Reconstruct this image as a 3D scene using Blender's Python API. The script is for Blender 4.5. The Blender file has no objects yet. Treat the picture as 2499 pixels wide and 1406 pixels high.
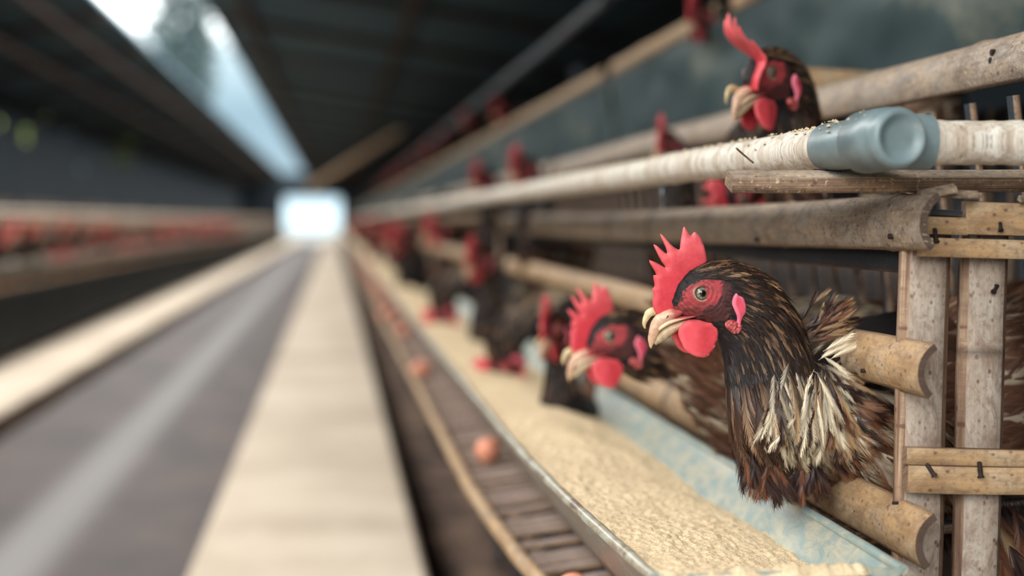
import bpy, math, random
import numpy as np
from mathutils import Vector, Matrix, noise as mnoise
from mathutils.geometry import delaunay_2d_cdt

random.seed(7)
SC = bpy.context.scene
COL = SC.collection

# ------------------------------------------------------------------ camera
FPX = 3471.0                       # focal length in pixels of the 2499 px wide frame (50 mm lens)
PB = math.atan((703 - 540) / FPX)  # pitch down
PA = math.atan(-(812 - 1249.5) / FPX * math.cos(PB))   # yaw to the right of the aisle
FW = Vector((math.sin(PA) * math.cos(PB), math.cos(PA) * math.cos(PB), -math.sin(PB)))
RT = Vector((math.cos(PA), -math.sin(PA), 0))
UP = RT.cross(FW)
cam_d = bpy.data.cameras.new('camera')
cam_d.sensor_width = 36.0
cam_d.lens = 36.0 * FPX / 2499
cam_d.clip_start = 0.02
cam = bpy.data.objects.new('camera', cam_d)
COL.objects.link(cam)
cam.matrix_world = Matrix(((RT.x, UP.x, -FW.x, 0), (RT.y, UP.y, -FW.y, 0), (RT.z, UP.z, -FW.z, 0), (0, 0, 0, 1)))
SC.camera = cam


def W(px, py, X=None, Y=None, Z=None):
    """point of the place that the photograph shows at px, py on the plane X=, Y= or Z="""
    d = FW + RT * ((px - 1249.5) / FPX) + UP * ((703 - py) / FPX)
    if X is not None: k = X / d.x
    elif Y is not None: k = Y / d.y
    else: k = Z / d.z
    return d * k


EYE = W(1703, 714, Y=1.06)
EYE_D = EYE.dot(FW)
cam_d.dof.use_dof = True
cam_d.dof.focus_distance = EYE_D - 0.032
cam_d.dof.aperture_fstop = 2.6
cam_d.dof.aperture_blades = 0

# ------------------------------------------------------------------ sky, light, exposure
SC.view_settings.view_transform = 'Standard'
SC.view_settings.look = 'None'
SC.view_settings.exposure = 0.14
SC.view_settings.gamma = 1.0
SC.view_settings.use_curve_mapping = False
SC.cycles.use_denoising = True
SC.cycles.max_bounces = 8
SC.cycles.diffuse_bounces = 4
SC.cycles.glossy_bounces = 3
SC.cycles.transmission_bounces = 4
SC.cycles.sample_clamp_indirect = 4.0
SC.cycles.caustics_reflective = False
SC.cycles.caustics_refractive = False

world = bpy.data.worlds.new('sky')
SC.world = world
world.use_nodes = True
wn, wl = world.node_tree.nodes, world.node_tree.links
wn.clear()
w_out = wn.new('ShaderNodeOutputWorld')
w_bg = wn.new('ShaderNodeBackground')
w_tc = wn.new('ShaderNodeTexCoord')
w_sx = wn.new('ShaderNodeSeparateXYZ')
w_mr = wn.new('ShaderNodeMapRange')
w_mr.inputs['From Min'].default_value = -0.1
w_mr.inputs['From Max'].default_value = 0.9
w_rp = wn.new('ShaderNodeValToRGB')
SKY = [(-0.1, (.02, .024, .02)), (-0.02, (.04, .05, .045)), (0.0, (.10, .13, .145)), (0.008, (.105, .135, .15)),
       (0.02, (.038, .052, .06)), (0.075, (.032, .047, .056)), (0.115, (.06, .078, .085)), (0.14, (.42, .44, .44)),
       (0.24, (.60, .62, .62)), (0.5, (.80, .79, .75)), (0.9, (.84, .82, .79))]
cr = w_rp.color_ramp
while len(cr.elements) < len(SKY):
    cr.elements.new(0.5)
for e, (z, c) in zip(cr.elements, SKY):
    e.position = (z + 0.1) / 1.0
    e.color = (*c, 1)
wl.new(w_tc.outputs['Generated'], w_sx.inputs[0])
wl.new(w_sx.outputs['Z'], w_mr.inputs['Value'])
wl.new(w_mr.outputs[0], w_rp.inputs[0])
wl.new(w_rp.outputs[0], w_bg.inputs['Color'])
w_bg.inputs['Strength'].default_value = 12.0
wl.new(w_bg.outputs[0], w_out.inputs[0])

# geometry of the shed that the light needs
GX0, GX1, GZ = W(345, 100, Z=2.0).x, W(556, 100, Z=2.0).x, 2.0     # open ridge gap in the roof
YN, YF = -1.6, 62.0


def portal(name, loc, rot, sx, sy):
    l = bpy.data.lights.new(name, 'AREA')
    l.shape = 'RECTANGLE'; l.size = sx; l.size_y = sy
    l.cycles.is_portal = True
    o = bpy.data.objects.new(name, l); COL.objects.link(o)
    o.location = loc; o.rotation_euler = rot


portal('sky_portal_roof', ((GX0 + GX1) / 2, (YN + YF) / 2, GZ + .02), (0, 0, 0), GX1 - GX0, YF - YN)
portal('sky_portal_entrance', (-1.8, YN, 0.6), (math.radians(-90), 0, 0), 4.3, 3.2)

# ------------------------------------------------------------------ colour helpers and materials
def lin(r, g, b):
    f = lambda c: (c / 255 / 12.92) if c / 255 <= .04045 else ((c / 255 + .055) / 1.055) ** 2.4
    return (f(r), f(g), f(b))


def new_mat(name):
    m = bpy.data.materials.new(name)
    m.use_nodes = True
    return m, m.node_tree.nodes, m.node_tree.links, m.node_tree.nodes['Principled BSDF']


def nz(n, l, vec, scale, detail=4, rough=.6, dist=0):
    t = n.new('ShaderNodeTexNoise')
    t.inputs['Scale'].default_value = scale
    t.inputs['Detail'].default_value = detail
    t.inputs['Roughness'].default_value = rough
    t.inputs['Distortion'].default_value = dist
    if vec is not None: l.new(vec, t.inputs['Vector'])
    return t.outputs['Fac']


def ramp(n, l, fac, stops):
    r = n.new('ShaderNodeValToRGB')
    while len(r.color_ramp.elements) < len(stops): r.color_ramp.elements.new(.5)
    for e, (p, c) in zip(r.color_ramp.elements, stops):
        e.position = p
        e.color = (*c, 1) if isinstance(c, tuple) else (c, c, c, 1)
    l.new(fac, r.inputs[0])
    return r.outputs[0]


def mix(n, l, fac, a, b, mode='MIX'):
    m = n.new('ShaderNodeMix'); m.data_type = 'RGBA'; m.blend_type = mode
    for sock, v in ((m.inputs[0], fac), (m.inputs[6], a), (m.inputs[7], b)):
        if isinstance(v, (int, float)): sock.default_value = v
        elif isinstance(v, tuple): sock.default_value = (*v, 1)
        else: l.new(v, sock)
    return m.outputs[2]


def mapping(n, l, src, scale, loc=(0, 0, 0)):
    m = n.new('ShaderNodeMapping')
    m.inputs['Scale'].default_value = scale
    m.inputs['Location'].default_value = loc
    l.new(src, m.inputs['Vector'])
    return m.outputs[0]


def bump(n, l, b, h, strength=.4, dist=.002):
    k = n.new('ShaderNodeBump')
    k.inputs['Strength'].default_value = strength
    k.inputs['Distance'].default_value = dist
    l.new(h, k.inputs['Height'])
    l.new(k.outputs[0], b.inputs['Normal'])


def mat_bamboo(name, base, alt, dirt, stain=.45, crust=0.0):
    """weathered split bamboo; UV in metres (u along), attribute Col: r node ring, g cut fibre edge"""
    m, n, l, b = new_mat(name)
    tc = n.new('ShaderNodeTexCoord')
    at = n.new('ShaderNodeAttribute'); at.attribute_name = 'Col'
    sp = n.new('ShaderNodeSeparateColor'); l.new(at.outputs['Color'], sp.inputs[0])
    fib = nz(n, l, mapping(n, l, tc.outputs['UV'], (12, 420, 1)), 1, 5, .65)
    blotch = nz(n, l, mapping(n, l, tc.outputs['UV'], (22, 60, 1)), 1, 5, .65, .6)
    c = mix(n, l, ramp(n, l, blotch, [(.35, 0.0), (.68, 1.0)]), base, alt)
    c = mix(n, l, ramp(n, l, fib, [(.3, .0), (.75, .38)]), c, dirt)
    # fibrous split edges
    ef = nz(n, l, mapping(n, l, tc.outputs['UV'], (6, 900, 1)), 1, 4, .7)
    ec = ramp(n, l, ef, [(.35, lin(95, 68, 55)), (.52, lin(150, 122, 100)), (.7, lin(190, 170, 145))])
    c = mix(n, l, sp.outputs[1], c, ec)
    # stains and specks
    st = nz(n, l, mapping(n, l, tc.outputs['UV'], (26, 60, 1), (3, 7, 0)), 1, 8, .72, 1.2)
    c = mix(n, l, ramp(n, l, st, [(.46, 0.0), (.62, stain)]), c, dirt)
    st2 = nz(n, l, mapping(n, l, tc.outputs['UV'], (180, 200, 1), (1, 4, 0)), 1, 6, .7)
    c = mix(n, l, ramp(n, l, st2, [(.5, 0.0), (.64, .5)]), c, dirt)
    vo = n.new('ShaderNodeTexVoronoi'); vo.inputs['Scale'].default_value = 1
    l.new(mapping(n, l, tc.outputs['UV'], (110, 150, 1)), vo.inputs['Vector'])
    gate = nz(n, l, mapping(n, l, tc.outputs['UV'], (40, 50, 1), (1, 2, 0)), 1, 2)
    spk = n.new('ShaderNodeMath'); spk.operation = 'MULTIPLY'
    l.new(ramp(n, l, vo.outputs['Distance'], [(.13, 1.0), (.26, 0.0)]), spk.inputs[0])
    l.new(ramp(n, l, gate, [(.42, 0.0), (.54, .8)]), spk.inputs[1])
    c = mix(n, l, spk.outputs[0], c, lin(88, 58, 45))
    # node rings
    c = mix(n, l, sp.outputs[0], c, lin(58, 45, 40))
    if crust:
        cn = nz(n, l, mapping(n, l, tc.outputs['UV'], (260, 260, 1)), 1, 6, .7)
        cg = nz(n, l, mapping(n, l, tc.outputs['UV'], (14, 20, 1), (5, 5, 0)), 1, 3)
        cm = n.new('ShaderNodeMath'); cm.operation = 'MULTIPLY'
        l.new(ramp(n, l, cn, [(.57, 0.0), (.63, 1.0)]), cm.inputs[0])
        l.new(ramp(n, l, cg, [(.35, 0.2), (.6, crust)]), cm.inputs[1])
        c = mix(n, l, cm.outputs[0], c, lin(205, 185, 155))
    l.new(c, b.inputs['Base Color'])
    b.inputs['Roughness'].default_value = .62
    b.inputs['Specular IOR Level'].default_value = .35
    bump(n, l, b, mix(n, l, .5, fib, st), .5, .0012)
    return m


def mat_noise(name, stops, scale, rough=.8, detail=6, bstr=.3, bdist=.004, stretch=(1, 1, 1), spec=.3, metal=0):
    m, n, l, b = new_mat(name)
    tc = n.new('ShaderNodeTexCoord')
    v = mapping(n, l, tc.outputs['Object'], stretch)
    f = nz(n, l, v, scale, detail, .62)
    l.new(ramp(n, l, f, stops), b.inputs['Base Color'])
    b.inputs['Roughness'].default_value = rough
    b.inputs['Specular IOR Level'].default_value = spec
    b.inputs['Metallic'].default_value = metal
    if bstr: bump(n, l, b, f, bstr, bdist)
    return m


def mat_vcol(name, rough=.5, spec=.4, sheen=0.0, bscale=0, bstr=.3, sss=0, bdist=.0006, var=.0):
    m, n, l, b = new_mat(name)
    at = n.new('ShaderNodeAttribute'); at.attribute_name = 'Col'
    c = at.outputs['Color']
    tc = n.new('ShaderNodeTexCoord')
    if var:
        f = nz(n, l, tc.outputs['Object'], 260, 4)
        c = mix(n, l, var, c, ramp(n, l, f, [(.3, .35), (.7, 1.6)]), 'MULTIPLY')
    l.new(c, b.inputs['Base Color'])
    b.inputs['Roughness'].default_value = rough
    b.inputs['Specular IOR Level'].default_value = spec
    if sheen:
        b.inputs['Sheen Weight'].default_value = sheen
    if sss:
        b.inputs['Subsurface Weight'].default_value = sss
        b.inputs['Subsurface Radius'].default_value = (.004, .0015, .001)
        b.inputs['Subsurface Scale'].default_value = 1.0
    if bscale:
        f = nz(n, l, tc.outputs['Object'], bscale, 4, .6)
        bump(n, l, b, f, bstr, bdist)
    return m


M = {}
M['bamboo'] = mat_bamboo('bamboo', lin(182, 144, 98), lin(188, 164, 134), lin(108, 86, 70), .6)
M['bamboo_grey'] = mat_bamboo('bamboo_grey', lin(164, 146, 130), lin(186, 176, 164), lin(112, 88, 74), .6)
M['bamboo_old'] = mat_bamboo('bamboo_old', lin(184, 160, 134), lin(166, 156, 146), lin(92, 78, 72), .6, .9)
M['bamboo_shaded'] = mat_bamboo('bamboo_shaded', lin(52, 60, 68), lin(42, 50, 58), lin(30, 36, 42), .6)  # bamboo with the teal shade of the cage interior put into its colour
M['tray'] = mat_bamboo('tray_slats', lin(162, 144, 138), lin(146, 130, 126), lin(80, 66, 60), .5)
M['splinter'] = mat_noise('splinter', [(.3, lin(98, 84, 72)), (.6, lin(150, 132, 112)), (.8, lin(205, 190, 165))], 160, .9)
M['nail'] = mat_noise('rusty_iron', [(.3, lin(30, 27, 28)), (.7, lin(58, 45, 40))], 300, .7, metal=.3)
M['concrete'] = mat_noise('pale_concrete', [(.3, lin(178, 162, 144)), (.55, lin(206, 191, 172)), (.75, lin(216, 203, 186))], 2.2, .85)
M['pipe'] = None
M['egg'] = mat_noise('egg_shell', [(.3, lin(214, 138, 110)), (.7, lin(226, 152, 124))], 60, .45, bstr=.05)
M['roof'] = mat_noise('dark_roofing', [(.3, lin(66, 100, 118)), (.7, lin(90, 112, 122))], 1.5, .9)
M['rafter'] = mat_noise('dark_timber', [(.3, lin(62, 50, 46)), (.7, lin(96, 78, 70))], 6, .9)
M['wall'] = mat_noise('dark_boards', [(.3, lin(26, 38, 46)), (.7, lin(42, 50, 56))], 2, .9)
M['soil'] = mat_noise('droppings_soil', [(.34, lin(40, 34, 34)), (.5, lin(88, 70, 60)), (.66, lin(130, 106, 88))], 7, .95, bstr=.8, bdist=.03)
M['tarp'] = mat_noise('teal_tarpaulin', [(.3, lin(34, 50, 56)), (.55, lin(52, 70, 72)), (.68, lin(112, 114, 102))], 5, .6, bstr=.5, bdist=.01, stretch=(1, .5, 1))
M['leaf_dark'] = mat_noise('leaf_blue_green', [(.3, lin(40, 56, 58)), (.7, lin(60, 78, 80))], 8, .7, bstr=0)
M['leaf'] = mat_noise('leaf_green', [(.3, lin(70, 96, 50)), (.7, lin(150, 160, 80))], 8, .6, bstr=0)
M['bark'] = mat_noise('bark', [(.3, lin(50, 45, 40)), (.7, lin(84, 74, 64))], 12, .9)
M['render'] = mat_noise('pale_render', [(.3, lin(196, 210, 214)), (.7, lin(220, 232, 236))], 1, .9)
M['field'] = mat_noise('yard_ground', [(.3, lin(30, 36, 33)), (.7, lin(44, 50, 46))], 1, .9)


def mat_floor():
    m, n, l, b = new_mat('aisle_floor')
    tc = n.new('ShaderNodeTexCoord')
    sx = n.new('ShaderNodeSeparateXYZ'); l.new(tc.outputs['Object'], sx.inputs[0])
    f = nz(n, l, mapping(n, l, tc.outputs['Object'], (1.5, .7, 1)), 2.2, 6, .6)
    base = ramp(n, l, f, [(.3, lin(44, 36, 36)), (.55, lin(68, 55, 53)), (.75, lin(88, 72, 66))])
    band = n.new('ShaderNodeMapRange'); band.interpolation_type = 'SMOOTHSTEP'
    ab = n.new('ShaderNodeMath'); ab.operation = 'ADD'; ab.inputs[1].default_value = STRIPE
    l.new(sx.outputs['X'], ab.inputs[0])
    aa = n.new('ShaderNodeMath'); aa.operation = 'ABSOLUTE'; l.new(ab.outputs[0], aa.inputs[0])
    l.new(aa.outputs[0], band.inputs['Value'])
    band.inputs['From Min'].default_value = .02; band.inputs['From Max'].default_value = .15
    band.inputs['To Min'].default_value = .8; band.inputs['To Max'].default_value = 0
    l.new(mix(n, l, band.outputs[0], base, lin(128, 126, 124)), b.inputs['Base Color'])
    b.inputs['Roughness'].default_value = .7
    bump(n, l, b, f, .3, .01)
    return m


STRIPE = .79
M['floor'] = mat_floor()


def mat_pipe():
    m, n, l, b = new_mat('whitewashed_pipe')
    tc = n.new('ShaderNodeTexCoord')
    f1 = nz(n, l, mapping(n, l, tc.outputs['UV'], (55, 110, 1)), 1, 8, .74, .3)
    f2 = nz(n, l, mapping(n, l, tc.outputs['UV'], (420, 300, 1)), 1, 5, .7)
    c = ramp(n, l, f1, [(.3, lin(150, 126, 106)), (.48, lin(200, 188, 172)), (.62, lin(228, 226, 218))])
    c = mix(n, l, ramp(n, l, f2, [(.55, 0.0), (.66, .7)]), c, lin(96, 84, 74))
    at = n.new('ShaderNodeAttribute'); at.attribute_name = 'Col'
    sp = n.new('ShaderNodeSeparateColor'); l.new(at.outputs['Color'], sp.inputs[0])
    c = mix(n, l, sp.outputs[0], c, lin(110, 90, 75))
    l.new(c, b.inputs['Base Color'])
    b.inputs['Roughness'].default_value = .6
    bump(n, l, b, mix(n, l, .5, f1, f2), .8, .002)
    return m


M['pipe'] = mat_pipe()
M['pvc'] = mat_noise('grey_blue_plastic', [(.3, lin(96, 112, 116)), (.6, lin(120, 136, 140)), (.75, lin(168, 164, 150))], 30, .38, bstr=.1, spec=.5)


def mat_trough():
    m, n, l, b = new_mat('blue_painted_sheet_metal')
    tc = n.new('ShaderNodeTexCoord')
    f = nz(n, l, mapping(n, l, tc.outputs['Object'], (1, .6, 1.4)), 60, 8, .7, .5)
    f2 = nz(n, l, tc.outputs['Object'], 9, 4, .6, .4)
    c = ramp(n, l, f2, [(.3, lin(118, 138, 138)), (.7, lin(146, 162, 160))])
    at = n.new('ShaderNodeAttribute'); at.attribute_name = 'Col'
    sp = n.new('ShaderNodeSeparateColor'); l.new(at.outputs['Color'], sp.inputs[0])
    ad = n.new('ShaderNodeMath'); ad.operation = 'ADD'
    l.new(f, ad.inputs[0]); l.new(sp.outputs[0], ad.inputs[1])
    c = mix(n, l, ramp(n, l, ad.outputs[0], [(.46, 0.0), (.74, .8)]), c, lin(204, 188, 158))
    ad2 = n.new('ShaderNodeMath'); ad2.operation = 'ADD'
    l.new(f, ad2.inputs[0]); l.new(sp.outputs[1], ad2.inputs[1])
    c = mix(n, l, ramp(n, l, ad2.outputs[0], [(.62, 0.0), (.82, .9)]), c, lin(84, 68, 58))
    l.new(c, b.inputs['Base Color'])
    b.inputs['Roughness'].default_value = .38
    b.inputs['Specular IOR Level'].default_value = .6
    bump(n, l, b, f, .25, .001)
    return m


M['trough'] = mat_trough()


def mat_feed():
    m, n, l, b = new_mat('ground_grain_feed')
    tc = n.new('ShaderNodeTexCoord')
    f = nz(n, l, tc.outputs['Object'], 520, 5, .75)
    f2 = nz(n, l, tc.outputs['Object'], 28, 4, .6)
    c = ramp(n, l, f, [(.3, lin(206, 174, 134)), (.5, lin(242, 218, 180)), (.7, lin(252, 238, 212))])
    c = mix(n, l, ramp(n, l, f2, [(.45, 0.0), (.75, .3)]), c, lin(204, 170, 124))
    l.new(c, b.inputs['Base Color'])
    b.inputs['Roughness'].default_value = .95
    b.inputs['Specular IOR Level'].default_value = .1
    bump(n, l, b, f, .9, .0022)
    return m


M['feed'] = mat_feed()
M['feather'] = mat_vcol('feathers', .45, .3)
M['hen_body'] = mat_vcol('hen_skin_and_down', .6, .3, bscale=420, bstr=.6, bdist=.001)
M['comb'] = mat_vcol('comb_skin', .5, .35, bscale=800, bstr=.5, sss=.05, bdist=.0007, var=.15)
M['beak'] = mat_vcol('beak_horn', .4, .5, bscale=500, bstr=.4, bdist=.0005, var=.35)
M['eye'] = mat_vcol('eye', .06, .7)

# ------------------------------------------------------------------ mesh helpers
def mesh_obj(name, verts, faces, mat, parent=None, uv=None, col=None, smooth=True, loc=None):
    me = bpy.data.meshes.new(name)
    me.from_pydata([tuple(v) for v in verts], [], faces)
    if uv is not None:
        lay = me.uv_layers.new(name='UVMap')
        li = np.empty(len(me.loops), dtype=np.int32)
        me.loops.foreach_get('vertex_index', li)
        arr = np.array(uv, dtype=np.float32)[li]
        lay.data.foreach_set('uv', arr.ravel())
    if col is not None:
        ca = me.color_attributes.new('Col', 'FLOAT_COLOR', 'POINT')
        arr = np.ones((len(me.vertices), 4), dtype=np.float32)
        arr[:, :3] = np.array(col, dtype=np.float32)
        ca.data.foreach_set('color', arr.ravel())
    if smooth:
        me.polygons.foreach_set('use_smooth', [True] * len(me.polygons))
    me.materials.append(mat)
    o = bpy.data.objects.new(name, me)
    COL.objects.link(o)
    if parent: o.parent = parent
    if loc is not None: o.location = loc
    return o


def tag(o, label, cat, group=None, kind=None):
    o['label'] = label
    if cat: o['category'] = cat
    if group: o['group'] = group
    if kind: o['kind'] = kind
    return o


def struct(o):
    o['kind'] = 'structure'
    return o


def thing(name, loc, label, cat, group=None):
    o = bpy.data.objects.new(name, None)
    o.empty_display_size = .05
    COL.objects.link(o)
    o.location = loc
    return tag(o, label, cat, group)


def copy_tree(o, parent=None, label=None, group=None):
    c = o.copy(); COL.objects.link(c)
    c.parent = parent
    if label: c['label'] = label
    if group: c['group'] = group
    elif label and 'group' in c: del c['group']
    for ch in list(o.children): copy_tree(ch, c)
    return c


class MB:
    """collects geometry for ONE mesh"""
    def __init__(s): s.v = []; s.f = []; s.uv = []; s.c = []
    def add(s, v, f, uv=None, c=None):
        k = len(s.v)
        s.v += [tuple(p) for p in v]
        s.f += [tuple(i + k for i in q) for q in f]
        s.uv += uv if uv is not None else [(p[0], p[1]) for p in v]
        s.c += c if c is not None else [(0, 0, 0)] * len(v)
    def box(s, x0, x1, y0, y1, z0, z1):
        v = [(x, y, z) for x in (x0, x1) for y in (y0, y1) for z in (z0, z1)]
        s.add(v, [(0, 1, 3, 2), (4, 6, 7, 5), (0, 4, 5, 1), (2, 3, 7, 6), (0, 2, 6, 4), (1, 5, 7, 3)])
    def build(s, name, mat, parent=None, smooth=True, loc=None):
        return mesh_obj(name, s.v, s.f, mat, parent, s.uv, s.c, smooth, loc)


ENDC = [.35]


def sweep(mb, path, nrm, prof, node=None, colf=None, cap=True):
    """path: points; nrm: outward normal; prof(t, u)-> list of (w, h, edge) closed loop"""
    P = [Vector(p) for p in path]
    L = 0; k0 = None; rows = []
    for i, p in enumerate(P):
        t = (P[min(i + 1, len(P) - 1)] - P[max(i - 1, 0)]).normalized()
        n = (Vector(nrm) - t * Vector(nrm).dot(t)).normalized()
        w = t.cross(n)
        if i: L += (p - P[i - 1]).length
        pr = prof(i / (len(P) - 1), L)
        vv = []; uu = []; cc = []
        for (a, h, e) in pr:
            vv.append(p + w * a + n * h)
            uu.append((L, a + (h if e > .5 else 0)))
            cc.append((node(L) if node else 0, e, 0))
        rows.append((vv, uu, cc))
    m = len(rows[0][0])
    V = []; U = []; Cc = []
    for vv, uu, cc in rows: V += vv; U += uu; Cc += cc
    F = []
    for i in range(len(rows) - 1):
        for j in range(m):
            a = i * m + j; b_ = i * m + (j + 1) % m
            F.append((a, b_, b_ + m, a + m))
    base = len(V)
    if cap:
        for ri, flip in ((0, True), (len(rows) - 1, False)):
            ids = []
            for q, (vv, uu, cc) in enumerate(zip(*rows[ri])):
                V.append(vv); U.append((vv.x + vv.z, vv.y + vv.z * 1.7)); Cc.append((ENDC[0], 1, 0)); ids.append(len(V) - 1)
            F.append(tuple(ids) if flip else tuple(reversed(ids)))
    mb.add(V, F, U, Cc)


def lerp_path(p0, p1, n, bend=0.0, axis=(0, 0, 1), wob=0.0, seed=0.0):
    p0, p1 = Vector(p0), Vector(p1)
    out = []
    for i in range(n + 1):
        t = i / n
        p = p0.lerp(p1, t) + Vector(axis) * bend * math.sin(math.pi * t)
        if wob:
            p += mnoise.noise_vector(Vector((t * min(5, (p1 - p0).length * 5 + .3), seed, 0))) * wob
        out.append(p)
    return out


def culm(mb, p0, p1, nrm, width, thick=.006, R=None, nodes=(), n=60, bend=0, axis=(0, 0, 1), wob=.002, seed=0.0, taper=0.0):
    """split half culm, convex towards nrm"""
    R = R or width * .62
    A = math.asin(min(.98, width / 2 / R))
    def prof(t, u):
        g = sum(math.exp(-((u - q) / .006) ** 2) for q in nodes)
        r = R * (1 + .07 * g + .015 * mnoise.noise(Vector((u * 9, seed, 1)))) * (1 - taper * t)
        pts = []
        for j in range(13):
            a = -A + 2 * A * j / 12
            pts.append((r * math.sin(a), r * math.cos(a) - R, .7 if j in (0, 12) else 0.0))
        ri = r - thick
        for j in range(13):
            a = A - 2 * A * j / 12
            pts.append((ri * math.sin(a), ri * math.cos(a) - R, .8))
        return pts
    ENDC[0] = .85
    nf = lambda u: min(1, sum(.85 * math.exp(-((u - q - .004) / .0022) ** 2) + .35 * math.exp(-((u - q) / .012) ** 2) for q in nodes))
    sweep(mb, lerp_path(p0, p1, n, bend, axis, wob, seed), nrm, prof, nf)
    ENDC[0] = .35


def slat(mb, p0, p1, nrm, width, thick=.008, bevel=.2, nodes=(), n=24, bend=0, axis=(0, 0, 1), wob=.0015, seed=0.0):
    """flat split bamboo lath with raised centre and fibrous sloping edges"""
    def prof(t, u):
        g = sum(math.exp(-((u - q) / .005) ** 2) for q in nodes)
        w = width / 2 * (1 + .02 * mnoise.noise(Vector((u * 14, seed, 3))))
        e = w * (1 - bevel)
        h = thick / 2 + .0012 * g
        return [(-w, -thick / 2, .9), (-w, h * .2, 1.), (-e - .0004, h * .86, 1.), (-e, h, 0.), (-e * .3, h * 1.12, 0.), (e * .3, h * 1.12, 0.), (e, h, 0.),
                (e + .0004, h * .86, 1.), (w, h * .2, 1.), (w, -thick / 2, .9)]
    nf = lambda u: min(1, sum(.7 * math.exp(-((u - q) / .002) ** 2) for q in nodes))
    sweep(mb, lerp_path(p0, p1, n, bend, axis, wob, seed), nrm, prof, nf)


def tube(mb, path, rad, seg=16, cap=True, col=None, nrm=(0, 0, 1), nodef=None):
    rf = rad if callable(rad) else (lambda t, u: rad)
    def prof(t, u):
        r = rf(t, u)
        return [(r * math.sin(-2 * math.pi * j / seg), r * math.cos(2 * math.pi * j / seg), 0.) for j in range(seg)]
    k = len(mb.v)
    sweep(mb, path, nrm, prof, nodef, cap=cap)
    if col:
        for i in range(k, len(mb.v)): mb.c[i] = col
    # angular uv
    return mb


def catmull(pts, n):
    P = [np.array(p, float) for p in pts]
    out = []
    for i in range(len(P) - 1):
        a, b, c, d = P[max(i - 1, 0)], P[i], P[i + 1], P[min(i + 2, len(P) - 1)]
        for j in range(n):
            t = j / n
            out.append((i + t, .5 * ((2 * b) + (-a + c) * t + (2 * a - 5 * b + 4 * c - d) * t * t + (-a + 3 * b - 3 * c + d) * t ** 3)))
    out.append((len(P) - 1, P[-1]))
    return out


def inside(poly, x, y):
    c = False; j = len(poly) - 1
    for i in range(len(poly)):
        xi, yi = poly[i]; xj, yj = poly[j]
        if (yi > y) != (yj > y) and x < (xj - xi) * (y - yi) / (yj - yi) + xi: c = not c
        j = i
    return c


def chaikin(P, k=1):
    for _ in range(k):
        Q = []
        for i in range(len(P)):
            a, b = P[i], P[(i + 1) % len(P)]
            Q += [(a[0] * .8 + b[0] * .2, a[1] * .8 + b[1] * .2), (a[0] * .2 + b[0] * .8, a[1] * .2 + b[1] * .8)]
        P = Q
    return P


def inflate(outline, step, T, D, place, colf, smooth_it=1):
    """puffed blade from an outline: place(x, y, off) -> Vector"""
    P = chaikin(outline, smooth_it)
    # resample long edges
    Q = []
    for i in range(len(P)):
        a, b = P[i], P[(i + 1) % len(P)]
        m = max(1, int(math.dist(a, b) / step))
        for j in range(m): Q.append((a[0] + (b[0] - a[0]) * j / m, a[1] + (b[1] - a[1]) * j / m))
    A = np.array(Q)
    B = np.roll(A, -1, axis=0)
    def dist(x, y):
        p = np.array((x, y)); d = B - A
        t = np.clip(((p - A) * d).sum(1) / ((d * d).sum(1) + 1e-12), 0, 1)
        return float(np.sqrt((((A + d * t[:, None]) - p) ** 2).sum(1)).min())
    pts = list(Q); nb = len(Q)
    x0, y0 = A.min(0); x1, y1 = A.max(0)
    y = y0; r = 0
    while y < y1:
        x = x0 + (step / 2 if r % 2 else 0)
        while x < x1:
            if inside(Q, x, y) and dist(x, y) > step * .55: pts.append((x, y))
            x += step
        y += step * .87; r += 1
    res = delaunay_2d_cdt([Vector(p) for p in pts], [(i, (i + 1) % nb) for i in range(nb)], [], 0, 1e-9)
    V2, F2 = res[0], res[2]
    F2 = [f for f in F2 if inside(Q, sum(V2[i].x for i in f) / len(f), sum(V2[i].y for i in f) / len(f))]
    V, F, Cc = [], [], []
    dd = [dist(v.x, v.y) for v in V2]
    for s in (-1, 1):
        for v, d in zip(V2, dd):
            k = min(1, d / D)
            h = T * (0.18 + .82 * math.sqrt(max(0, 1 - (1 - k) ** 2)))
            V.append(place(v.x, v.y, s * h)); Cc.append(colf(v.x, v.y, k))
    n = len(V2)
    for f in F2:
        F.append(tuple(f)); F.append(tuple(i + n for i in reversed(f)))
    # rim
    cnt = {}
    for f in F2:
        for i in range(len(f)):
            e = (f[i], f[(i + 1) % len(f)])
            cnt[e] = 1
    for (a, b) in cnt:
        if (b, a) not in cnt: F.append((b, a, a + n, b + n))
    return V, F, Cc


# ------------------------------------------------------------------ shed
FLOOR_Z, LEDGE_Z, PIT_Z = -.85, -.75, -.95
RL0, RL1 = W(545, 1180, Z=LEDGE_Z).x, W(985, 1180, Z=LEDGE_Z).x       # right ledge edges
LL1, LL0 = W(340, 812, Z=LEDGE_Z).x, W(340, 716, Z=LEDGE_Z).x         # left ledge edges
WL, WR = -3.9, 2.3


def grid_floor(name, x0, x1, y0, y1, z, mat, nx=8, ny=40, amp=0.0):
    V, F = [], []
    for j in range(ny + 1):
        for i in range(nx + 1):
            x = x0 + (x1 - x0) * i / nx; y = y0 + (y1 - y0) * (j / ny) ** 1.6
            V.append((x, y, z + amp * mnoise.fractal(Vector((x * 5, y * 4, 0)), 1, 2, 3)))
    for j in range(ny):
        for i in range(nx):
            a = j * (nx + 1) + i
            F.append((a, a + 1, a + nx + 2, a + nx + 1))
    return mesh_obj(name, V, F, mat)


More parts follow.
